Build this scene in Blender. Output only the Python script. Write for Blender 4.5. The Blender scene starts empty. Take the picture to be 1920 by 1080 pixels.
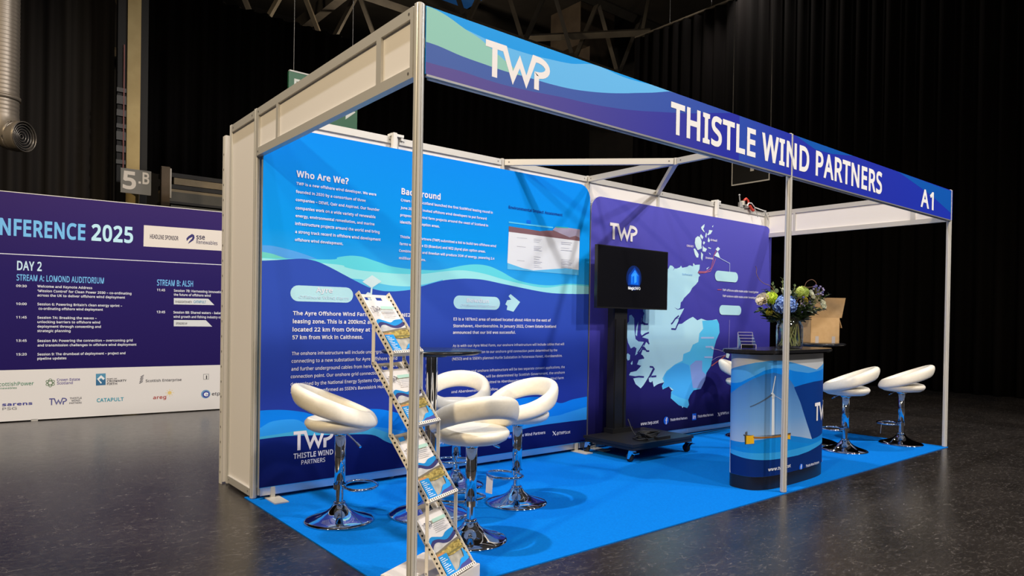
import bpy, bmesh, math, random
from mathutils import Vector, Matrix, Euler
from mathutils.geometry import tessellate_polygon

scene = bpy.context.scene
COL = scene.collection
PI = math.pi

# ------------------------------------------------------------------ camera, world, lights, exposure
cam_data = bpy.data.cameras.new('camera')
cam = bpy.data.objects.new('camera', cam_data)
COL.objects.link(cam)
cam.location = (-1.5146, -2.4985, 1.1915)
cam.rotation_euler = (1.5627, -0.0157, -0.6850)
cam_data.sensor_width = 36.0
cam_data.lens = 36.0 * 1287.12 / 1920.0
cam_data.shift_y = 67.44 / 1920.0
cam_data.clip_start = 0.05
cam_data.clip_end = 200
scene.camera = cam
scene.view_settings.view_transform = 'Standard'
scene.view_settings.look = 'None'
scene.view_settings.exposure = 0.0
scene.view_settings.gamma = 1.0
scene.view_settings.use_curve_mapping = False

world = bpy.data.worlds.new('hall_ambient')
scene.world = world
world.use_nodes = True
world.node_tree.nodes['Background'].inputs['Color'].default_value = (1.0, 0.92, 0.85, 1)
world.node_tree.nodes['Background'].inputs['Strength'].default_value = 0.035


def spot(name, loc, target, watts, color, radius, cone):
    d = bpy.data.lights.new(name, 'SPOT')
    d.energy = watts
    d.color = color
    d.shadow_soft_size = radius
    d.spot_size = math.radians(cone)
    d.spot_blend = 0.5
    o = bpy.data.objects.new(name, d)
    COL.objects.link(o)
    o.location = loc
    o.rotation_euler = (Vector(target) - Vector(loc)).to_track_quat('-Z', 'Y').to_euler()
    return o


# high hall floodlights: front right, above the booth's left end, and a warm one out on the left
spot('hall_floodlight_front', (5.4, -6.2, 9.6), (2.6, 1.5, 1.0), 2900, (1.0, 0.95, 0.92), 0.2, 70)
spot('hall_floodlight_front_far', (9.5, -9.0, 9.8), (3.0, 1.5, 1.0), 2100, (1.0, 0.95, 0.92), 0.35, 60)
spot('hall_floodlight_front_left', (0.5, -9.5, 9.8), (2.6, 1.5, 1.2), 2000, (1.0, 0.90, 0.80), 0.35, 60)
spot('hall_floodlight_above', (-1.2, 1.3, 9.4), (1.8, 1.2, 0.3), 2100, (1.0, 0.97, 0.97), 0.12, 95)
spot('hall_floodlight_left', (-9.0, -3.0, 8.5), (0.0, 2.0, 1.5), 3900, (1.0, 0.78, 0.48), 0.25, 60)
spot('hall_floodlight_behind', (-5.0, -8.0, 9.0), (2.0, 1.0, 1.2), 800, (1.0, 0.82, 0.6), 0.5, 90)


def lamp(name, loc, watts, color, radius):
    d = bpy.data.lights.new(name, 'POINT'); d.energy = watts; d.color = color; d.shadow_soft_size = radius
    o = bpy.data.objects.new(name, d); COL.objects.link(o); o.location = loc
    return o


# right hall floodlight's light, then unseen fills added to brighten the roof
lamp('roof_lamp_right', (11.6, 6.4, 9.0), 160, (1.0, .9, .8), .12)
lamp('roof_fill_far', (9.0, 16.0, 8.6), 520, (1.0, .82, .6), .3)
lamp('roof_fill_far_left', (1.0, 15.0, 8.2), 300, (1.0, .82, .6), .3)

# ------------------------------------------------------------------ helpers
class MB:
    """collects geometry for one mesh object"""

    def __init__(s):
        s.v = []; s.f = []; s.m = []; s.sm = []

    def add(s, vs, fs, mi=0, smooth=False):
        b = len(s.v)
        s.v.extend([tuple(p) for p in vs])
        for f in fs:
            s.f.append([i + b for i in f]); s.m.append(mi); s.sm.append(smooth)

    def obox(s, c, ax, ay, az, mi=0):
        c = Vector(c); ax = Vector(ax); ay = Vector(ay); az = Vector(az)
        vs = [c + sx * ax + sy * ay + sz * az for sz in (-1, 1) for sy in (-1, 1) for sx in (-1, 1)]
        s.add(vs, [(0, 2, 3, 1), (4, 5, 7, 6), (0, 1, 5, 4), (2, 6, 7, 3), (0, 4, 6, 2), (1, 3, 7, 5)], mi)

    def box(s, x0, y0, z0, x1, y1, z1, mi=0):
        s.obox(((x0 + x1) / 2, (y0 + y1) / 2, (z0 + z1) / 2), ((x1 - x0) / 2, 0, 0), (0, (y1 - y0) / 2, 0), (0, 0, (z1 - z0) / 2), mi)

    def tube(s, path, r, n=10, mi=0, closed=False, caps=True, up=(0, 0, 1), smooth=True):
        """sweep a circle (or ellipse r=(side, up)) along a path; r may be a list per point"""
        P = [Vector(p) for p in path]
        N = len(P)
        rings = []
        prev = None
        for i in range(N):
            if closed:
                t = P[(i + 1) % N] - P[i - 1]
            else:
                t = P[min(i + 1, N - 1)] - P[max(i - 1, 0)]
            t = t.normalized() if t.length > 1e-9 else Vector((0, 0, 1))
            if prev is None:
                u = Vector(up)
                if abs(u.dot(t)) > .95: u = Vector((1, 0, 0))
            else:
                u = prev
            u = (u - t * u.dot(t)).normalized()
            prev = u
            w = t.cross(u)
            ri = r[i] if isinstance(r, list) else r
            ra, rb = ri if isinstance(ri, tuple) else (ri, ri)
            rings.append([P[i] + w * (ra * math.cos(2 * PI * k / n)) + u * (rb * math.sin(2 * PI * k / n)) for k in range(n)])
        vs = [p for R_ in rings for p in R_]
        fs = []
        for i in range(N if closed else N - 1):
            j = (i + 1) % N
            for k in range(n):
                fs.append((i * n + k, i * n + (k + 1) % n, j * n + (k + 1) % n, j * n + k))
        s.add(vs, fs, mi, smooth)
        if caps and not closed:
            s.add(rings[0], [tuple(range(n))[::-1]], mi)
            s.add(rings[-1], [tuple(range(n))], mi)

    def lathe(s, prof, c=(0, 0, 0), n=40, mi=0, smooth=True):
        vs = []; fs = []
        L = len(prof)
        for r, z in prof:
            for k in range(n):
                a = 2 * PI * k / n
                vs.append((c[0] + r * math.cos(a), c[1] + r * math.sin(a), c[2] + z))
        for i in range(L - 1):
            for k in range(n):
                fs.append((i * n + k, i * n + (k + 1) % n, (i + 1) * n + (k + 1) % n, (i + 1) * n + k))
        s.add(vs, fs, mi, smooth)

    def prism(s, outline, z0, z1, mi=0, smooth=False, caps=True):
        n = len(outline)
        vs = [(x, y, z0) for x, y in outline] + [(x, y, z1) for x, y in outline]
        s.add(vs, [(i, (i + 1) % n, n + (i + 1) % n, n + i) for i in range(n)], mi, smooth)
        if caps:
            s.add([(x, y, z0) for x, y in outline], [tuple(range(n))[::-1]], mi)
            s.add([(x, y, z1) for x, y in outline], [tuple(range(n))], mi)

    def poly(s, pts, mi=0):
        P = [Vector(p) for p in pts]
        tris = tessellate_polygon([P])
        s.add(P, [tuple(t) for t in tris], mi)

    def sphere(s, c, r, mi=0, n=12, m=8, sc=(1, 1, 1)):
        vs = []; fs = []
        for i in range(m + 1):
            th = PI * i / m
            for k in range(n):
                a = 2 * PI * k / n
                vs.append((c[0] + sc[0] * r * math.sin(th) * math.cos(a), c[1] + sc[1] * r * math.sin(th) * math.sin(a), c[2] + sc[2] * r * math.cos(th)))
        for i in range(m):
            for k in range(n):
                fs.append((i * n + k, (i + 1) * n + k, (i + 1) * n + (k + 1) % n, i * n + (k + 1) % n))
        s.add(vs, fs, mi, True)

    def build(s, name, mats, parent=None, loc=None, rotz=0.0):
        me = bpy.data.meshes.new(name)
        me.from_pydata(s.v, [], s.f)
        if not isinstance(mats, (list, tuple)): mats = [mats]
        for m in mats: me.materials.append(m)
        me.polygons.foreach_set('material_index', s.m)
        me.polygons.foreach_set('use_smooth', s.sm)
        me.update()
        o = bpy.data.objects.new(name, me)
        COL.objects.link(o)
        if parent: o.parent = parent
        if loc: o.location = loc
        o.rotation_euler.z = rotz
        return o


def tag(o, label=None, cat=None, group=None, kind=None):
    if label: o['label'] = label
    if cat: o['category'] = cat
    if group: o['group'] = group
    if kind: o['kind'] = kind
    return o


def thing(name, label, cat, loc=(0, 0, 0), rotz=0.0, group=None):
    o = bpy.data.objects.new(name, None)
    o.empty_display_size = 0.1
    COL.objects.link(o)
    o.location = loc
    o.rotation_euler.z = rotz
    return tag(o, label, cat, group)


def dup(root, loc, rotz, label=None):
    r = root.copy(); COL.objects.link(r)
    r.location = loc; r.rotation_euler.z = rotz
    if label: r['label'] = label
    for ch in list(root.children):
        c = ch.copy(); COL.objects.link(c); c.parent = r
        for g in list(ch.children):
            d = g.copy(); COL.objects.link(d); d.parent = c
    return r


# ------------------------------------------------------------------ materials
MATS = {}


def mat(name, col, rough=.6, metal=0.0, spec=.5, trans=0.0, ior=1.45, coat=0.0, emit=None, estr=0.0, sheen=0.0):
    if name in MATS: return MATS[name]
    m = bpy.data.materials.new(name)
    m.use_nodes = True
    b = m.node_tree.nodes['Principled BSDF']
    b.inputs['Base Color'].default_value = (*col, 1)
    b.inputs['Roughness'].default_value = rough
    b.inputs['Metallic'].default_value = metal
    b.inputs['Specular IOR Level'].default_value = spec
    b.inputs['IOR'].default_value = ior
    b.inputs['Transmission Weight'].default_value = trans
    b.inputs['Coat Weight'].default_value = coat
    b.inputs['Sheen Weight'].default_value = sheen
    if emit:
        b.inputs['Emission Color'].default_value = (*emit, 1)
        b.inputs['Emission Strength'].default_value = estr
    MATS[name] = m
    return m


def noisy(name, c1, c2, scale, rough=.6, metal=0.0, bump=0.0, spec=.5, stretch=(1, 1, 1), detail=4.0):
    """two-tone noise material in object space, optional bump"""
    if name in MATS: return MATS[name]
    m = mat(name, c1, rough, metal, spec)
    nt = m.node_tree; b = nt.nodes['Principled BSDF']
    tc = nt.nodes.new('ShaderNodeTexCoord'); mp = nt.nodes.new('ShaderNodeMapping')
    mp.inputs['Scale'].default_value = stretch
    nz = nt.nodes.new('ShaderNodeTexNoise'); nz.inputs['Scale'].default_value = scale; nz.inputs['Detail'].default_value = detail
    rp = nt.nodes.new('ShaderNodeValToRGB')
    rp.color_ramp.elements[0].color = (*c1, 1); rp.color_ramp.elements[1].color = (*c2, 1)
    rp.color_ramp.elements[0].position = .35; rp.color_ramp.elements[1].position = .7
    nt.links.new(tc.outputs['Object'], mp.inputs['Vector']); nt.links.new(mp.outputs['Vector'], nz.inputs['Vector'])
    nt.links.new(nz.outputs['Fac'], rp.inputs['Fac']); nt.links.new(rp.outputs['Color'], b.inputs['Base Color'])
    if bump:
        bp = nt.nodes.new('ShaderNodeBump'); bp.inputs['Strength'].default_value = bump; bp.inputs['Distance'].default_value = .01
        nt.links.new(nz.outputs['Fac'], bp.inputs['Height']); nt.links.new(bp.outputs['Normal'], b.inputs['Normal'])
    return m


def lin(r, g, b):
    f = lambda c: c / 12.92 if c <= .04045 else ((c + .055) / 1.055) ** 2.4
    return (f(r / 255), f(g / 255), f(b / 255))


def gradient(name, axis, stops, rough=.6, spec=.12, coat=0.0):
    """printed artwork whose ink colour blends along a world axis: stops = [(coordinate, colour), ...]"""
    m = mat(name, stops[0][1], rough, 0, spec, coat=coat)
    nt = m.node_tree; b = nt.nodes['Principled BSDF']
    g = nt.nodes.new('ShaderNodeNewGeometry'); sp = nt.nodes.new('ShaderNodeSeparateXYZ')
    mr = nt.nodes.new('ShaderNodeMapRange')
    lo, hi = stops[0][0], stops[-1][0]
    mr.inputs['From Min'].default_value = lo; mr.inputs['From Max'].default_value = hi
    rp = nt.nodes.new('ShaderNodeValToRGB')
    el = rp.color_ramp.elements
    el[0].position = 0; el[0].color = (*stops[0][1], 1)
    el[1].position = 1; el[1].color = (*stops[-1][1], 1)
    for x, c in stops[1:-1]:
        e = el.new((x - lo) / (hi - lo)); e.color = (*c, 1)
    nt.links.new(g.outputs['Position'], sp.inputs[0]); nt.links.new(sp.outputs['XYZ'.index(axis)], mr.inputs['Value'])
    nt.links.new(mr.outputs[0], rp.inputs['Fac']); nt.links.new(rp.outputs['Color'], b.inputs['Base Color'])
    return m


INK = {}


def ink(c, rough=.6, spec=.12):
    """flat printed colour; c is a linear colour or the name of an existing artwork gradient"""
    if isinstance(c, str): return MATS[c]
    k = (c, rough)
    if k not in INK:
        INK[k] = mat('print_ink_%d' % len(INK), c, rough, 0, spec)
    return INK[k]


ALU = mat('anodised_aluminium', (.66, .65, .62), .3, .3)
ALUM = mat('aluminium_rail_matt', (.60, .585, .55), .42, .35)
WHITE = mat('white_wall_panel', (.80, .775, .76), .55, 0, .3)
CHROME = mat('polished_chrome', (.82, .82, .84), .05, 1.0)
BLACKM = mat('black_powder_coat', (.012, .012, .013), .38)
BLACKG = mat('black_laminate', (.012, .012, .014), .22)
RUBBER = mat('black_rubber', (.01, .01, .01), .7)
LEATHER = noisy('cream_leatherette', (.80, .76, .66), (.84, .80, .70), 60, .38, 0, .02)
DARK = mat('dark_hole', (.01, .01, .011), .8)
RACKW = mat('cream_white_steel', (.78, .74, .68), .35)


def lathe_obj(name, prof, m, parent=None, n=40, loc=None):
    b = MB(); b.lathe(prof, n=n); return b.build(name, m, parent, loc)


# ------------------------------------------------------------------ writing and printed shapes
_gl = {}
BAD = []


def glyph(ch, weight):
    """(advance, vertices, triangles) of one letter: outline contours thickened by weight, each filled with its own holes"""
    k = (ch, weight)
    if k in _gl: return _gl[k]
    if ch in 'M4': weight = min(weight, .013)
    parts = GLYPHS.get(ch, GLYPHS[' ']).split('|')
    outer = []; holes = []
    for c in parts[1:]:
        x = y = 0; L = []
        for d in c.split():
            dx, dy = d.split(','); x += int(dx); y += int(dy); L.append(Vector((x / 400, y / 400)))
        n = len(L); ar = sum(L[i - 1].x * L[i].y - L[i].x * L[i - 1].y for i in range(n))
        O = []
        for i in range(n):
            d0 = (L[i] - L[i - 1]).normalized(); d1 = (L[(i + 1) % n] - L[i]).normalized()
            n0 = Vector((d0.y, -d0.x)); n1 = Vector((d1.y, -d1.x)); m = n0 + n1
            m = m.normalized() if m.length > .05 else n0
            cave = d0.cross(d1) < 0
            O.append(L[i] + m * (weight * min(1 / max(m.dot(n0), .12), 5.0 if cave else 1.45)))
        (outer if ar > 0 else holes).append(O)
    vs = []; fs = []
    for O in outer:
        loops = [O] + [h for h in holes if min(q.x for q in O) <= min(q.x for q in h) and max(q.x for q in O) >= max(q.x for q in h) and min(q.y for q in O) <= min(q.y for q in h) and max(q.y for q in O) >= max(q.y for q in h)]
        pts = [q for L in loops for q in L]
        want = sum(sum(L[i - 1].x * L[i].y - L[i].x * L[i - 1].y for i in range(len(L))) for L in loops) / 2
        best = None
        for method in range(4):
            if method == 3 and best[0] < .04: break
            if method == 0:
                p_ = pts; t_ = tessellate_polygon([[Vector((q.x, q.y, 0)) for q in L] for L in loops])
            elif method == 1:
                M2 = [Vector((q.x * 37 + q.y * 9, q.y * 41 - q.x * 7, 0)) for q in pts]; M3 = []; k0 = 0
                for L in loops: M3.append(M2[k0:k0 + len(L)]); k0 += len(L)
                p_ = pts; t_ = tessellate_polygon(M3)
            else:
                cu = bpy.data.curves.new('outline', 'CURVE'); cu.dimensions = '2D'; cu.fill_mode = 'BOTH'
                for L in loops:
                    sp = cu.splines.new('POLY'); sp.points.add(len(L) - 1); sp.use_cyclic_u = True
                    for q, v in zip(sp.points, L): q.co = (v.x * (1 if method == 2 else 10), v.y * (1 if method == 2 else 10), 0, 1)
                o = bpy.data.objects.new('outline', cu); COL.objects.link(o); bpy.context.view_layer.update()
                me = bpy.data.meshes.new_from_object(o); f_ = 1 if method == 2 else .1
                p_ = [Vector((v.co.x * f_, v.co.y * f_)) for v in me.vertices]; t_ = [(f.vertices[0], f.vertices[i], f.vertices[i + 1]) for f in me.polygons for i in range(1, len(f.vertices) - 1)]
                bpy.data.objects.remove(o); bpy.data.meshes.remove(me); bpy.data.curves.remove(cu)
            got = sum(abs((p_[t[1]] - p_[t[0]]).cross(p_[t[2]] - p_[t[0]])) / 2 for t in t_)
            e_ = abs(got - want) / want
            if best is None or e_ < best[0]: best = (e_, p_, t_)
            if e_ < .005: break
        if best[0] > .03: BAD.append((ch, round(weight, 4), round(best[0], 3)))
        pts, tris = best[1], best[2]
        b0 = len(vs); vs += [(q.x, q.y) for q in pts]; fs += [tuple(i + b0 for i in t) for t in tris]
    _gl[k] = (int(parts[0]) / 400 + weight * 1.4, vs, fs)
    return _gl[k]


def text_geo(body, bold):
    vs = []; fs = []; x = 0
    for ch in body:
        adv, gv, gf = glyph(ch, .007 + bold * .8)
        n = len(vs); vs += [(x + px, py) for px, py in gv]; fs += [tuple(i + n for i in f) for f in gf]
        x += adv
    return vs, fs


def cap_h(bold):
    vs, _ = text_geo('H', bold)
    return max(v[1] for v in vs), min(v[1] for v in vs)


class Print:
    """printed artwork on a surface: place(s, z, level) gives the 3D point of artwork coordinates"""

    def __init__(s, place, step=.00012, dense=0.0):
        s.place = place; s.step = step; s.b = MB(); s.mats = []; s.lv = 1; s.dense = dense

    def mi(s, c):
        m = ink(c)
        if m not in s.mats: s.mats.append(m)
        return s.mats.index(m)

    def poly(s, pts, c):
        mi = s.mi(c); lv = s.lv; s.lv += 1
        P = [Vector((x, z, 0)) for x, z in pts]
        tris = [tuple(t) for t in tessellate_polygon([P])]
        s.emit([(p.x, p.y) for p in P], tris, mi, lv)

    def emit(s, vs, fs, mi, lv):
        if s.dense:
            bm = bmesh.new()
            bv = [bm.verts.new((x, z, 0)) for x, z in vs]
            for f in fs:
                try: bm.faces.new([bv[i] for i in f])
                except ValueError: pass
            x0 = min(v[0] for v in vs); x1 = max(v[0] for v in vs)
            x = math.floor(x0 / s.dense) * s.dense + s.dense
            while x < x1:
                bmesh.ops.bisect_plane(bm, geom=bm.verts[:] + bm.edges[:] + bm.faces[:], plane_co=(x, 0, 0), plane_no=(1, 0, 0))
                x += s.dense
            bm.verts.index_update()
            vs = [(v.co.x, v.co.y) for v in bm.verts]; fs = [[v.index for v in f.verts] for f in bm.faces]
            bm.free()
        s.b.add([s.place(x, z, lv * s.step) for x, z in vs], fs, mi)

    def curve(s, pts, zb, c, ztop=None, x0=None, x1=None):
        """area under a smooth wave line"""
        P = []
        n = len(pts)
        for i in range(n - 1):
            p0 = pts[max(i - 1, 0)]; p1 = pts[i]; p2 = pts[i + 1]; p3 = pts[min(i + 2, n - 1)]
            for k in range(5):
                t = k / 5
                P.append(tuple(.5 * (2 * p1[j] + (p2[j] - p0[j]) * t + (2 * p0[j] - 5 * p1[j] + 4 * p2[j] - p3[j]) * t * t + (3 * p1[j] - p0[j] - 3 * p2[j] + p3[j]) * t ** 3) for j in (0, 1)))
        P.append(tuple(pts[-1]))
        if ztop: P = [(x, min(z, ztop)) for x, z in P]
        if x0 is not None: P = [(max(x0, min(x1, x)), z) for x, z in P]
        s.poly(P + [(P[-1][0], zb), (P[0][0], zb)], c)

    def pill(s, x0, x1, z0, z1, c):
        r = (z1 - z0) / 2
        P = [(x1 - r + r * math.cos(a), z0 + r + r * math.sin(a)) for a in [(-.5 + i / 10) * PI for i in range(11)]]
        P += [(x0 + r + r * math.cos(a), z0 + r + r * math.sin(a)) for a in [(.5 + i / 10) * PI for i in range(11)]]
        s.poly(P, c)

    def disc(s, x, z, r, c, n=24):
        s.poly([(x + r * math.cos(2 * PI * i / n), z + r * math.sin(2 * PI * i / n)) for i in range(n)], c)

    def stroke(s, pts, w, c, round_=True):
        mi = s.mi(c); lv = s.lv; s.lv += 1
        n = len(pts); L = []; R_ = []
        for i in range(n):
            p = Vector(pts[i])
            d0 = (p - Vector(pts[i - 1])).normalized() if i else None
            d1 = (Vector(pts[i + 1]) - p).normalized() if i < n - 1 else None
            if d0 is None: d0 = d1
            if d1 is None: d1 = d0
            n0 = Vector((-d0.y, d0.x)); n1 = Vector((-d1.y, d1.x))
            nn = n0 + n1
            nn = nn.normalized() if nn.length > 1e-6 else n0
            k = 1.0 / max(nn.dot(n0), .2); turn = d0.x * d1.y - d0.y * d1.x
            ko = min(k, 1.25 if k > 1.6 else k) * w / 2; ki = min(k, 4.0) * w / 2
            kl, kr = (ki, ko) if turn > 0 else (ko, ki)
            L.append(tuple(p + nn * kl)); R_.append(tuple(p - nn * kr))
        s.emit(L + R_, [(i, i + 1, n + i + 1, n + i) for i in range(n - 1)], mi, lv)

    def text(s, body, x, z, width, cap, bold, c, lv=None):
        vs, fs = text_geo(body, bold)
        mi = s.mi(c); lv = s.lv if lv is None else lv
        x0 = min(v[0] for v in vs); x1 = max(v[0] for v in vs)
        h1, h0 = cap_h(bold)
        kx = width / (x1 - x0); kz = cap / (h1 - h0)
        s.b.add([s.place(x + (vx - x0) * kx, z + (vy - h0) * kz, lv * s.step) for vx, vy in vs], fs, mi)

    def twp(s, x0, x1, z0, z1, c, w=None):
        W = x1 - x0; H = z1 - z0; w = w or W * .078
        f = lambda a, b: (x0 + a * W, z0 + b * H)
        h = w / 2 / H; e = w / 2 / W
        s.stroke([f(.135, 0), f(.135, 1 - 2 * h)], w, c)
        bowl = [f(.79 + .21 * math.sin(a) * .86 + .0, .69 - h * .2 + (.31 - h * .8) * math.cos(a)) for a in [PI * i / 12 for i in range(13)]]
        s.stroke([f(0, 1 - h), f(.285, 1 - h), f(.412, .055), f(.517, .74), f(.625, .055), f(.75, 1 - h)] + bowl[1:] + [f(.79, .38 + h * .4)], w, c)
        s.stroke([f(.79, .42), f(.79, 0)], w, c)

    def f_logo(s, x, z, r, blue, white):
        s.disc(x, z, r, blue)
        s.stroke([(x + .5 * r, z + .62 * r), (x + .12 * r, z + .55 * r), (x + .08 * r, z - .95 * r)], r * .32, white)
        s.stroke([(x - .3 * r, z + .1 * r), (x + .45 * r, z + .1 * r)], r * .28, white)

    def in_logo(s, x, z, r, blue, white):
        s.poly([(x - r, z - r), (x + r, z - r), (x + r, z + r), (x - r, z + r)], blue)
        s.text('in', x - .65 * r, z - .6 * r, 1.3 * r, 1.2 * r, .03, white); s.lv += 1

    def x_logo(s, x0, z0, x1, z1, white):
        s.stroke([(x0, z1), (x1, z0)], (x1 - x0) * .26, white)
        s.stroke([(x1, z1), (x0, z0)], (x1 - x0) * .1, white)

    def shapes(s, A):
        for a in A:
            if a[0] == 'pill': s.pill(*a[2], a[1])
            elif a[0] == 'line': s.stroke(a[3], a[2], a[1])
            elif a[0] == 'disc': s.disc(*a[2], a[3], a[1])
            elif a[0] == 'ring':
                x, z = a[2]; r = a[3]
                for q in range(3):
                    for sg in (-1, 1):
                        ph = q * PI / 3
                        s.stroke([(x + r * (math.cos(t) * .45 * sg * math.cos(ph) - math.sin(t) * math.sin(ph)) * .95, z + r * (math.cos(t) * .45 * sg * math.sin(ph) + math.sin(t) * math.cos(ph))) for t in [-PI / 2 + PI * i / 10 for i in range(11)]], .006, a[1])
            else: s.poly(a[1], a[0])

    def texts(s, T, only=None):
        for t in T:
            s.text(t[0], t[1], t[2], t[3], t[4], t[5], t[6])
        s.lv += 1

    def build(s, name, parent=None):
        return s.b.build(name, s.mats, parent)


TXT = (.82, .80, .82)


def clear_material(name, tint, gloss=.9, rough=.02, ior=1.45):
    """thin clear pane: mostly see-through, mirror-like towards grazing angles"""
    m = bpy.data.materials.new(name); m.use_nodes = True
    nt = m.node_tree; nt.nodes.clear(); N = nt.nodes.new
    out = N('ShaderNodeOutputMaterial'); mx = N('ShaderNodeMixShader'); tr = N('ShaderNodeBsdfTransparent'); gl = N('ShaderNodeBsdfGlossy'); lw = N('ShaderNodeLayerWeight')
    pw = N('ShaderNodeMath'); pw.operation = 'POWER'; pw.inputs[1].default_value = 3.0
    ma = N('ShaderNodeMath'); ma.operation = 'MULTIPLY_ADD'; ma.inputs[1].default_value = .75; ma.inputs[2].default_value = (ior - 1) * .12
    tr.inputs['Color'].default_value = (*tint, 1); gl.inputs['Roughness'].default_value = rough; gl.inputs['Color'].default_value = (gloss, gloss, gloss, 1)
    L = nt.links.new
    L(lw.outputs['Facing'], pw.inputs[0]); L(pw.outputs[0], ma.inputs[0]); L(ma.outputs[0], mx.inputs[0])
    L(tr.outputs[0], mx.inputs[1]); L(gl.outputs[0], mx.inputs[2]); L(mx.outputs[0], out.inputs[0])
    MATS[name] = m
    return m


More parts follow.
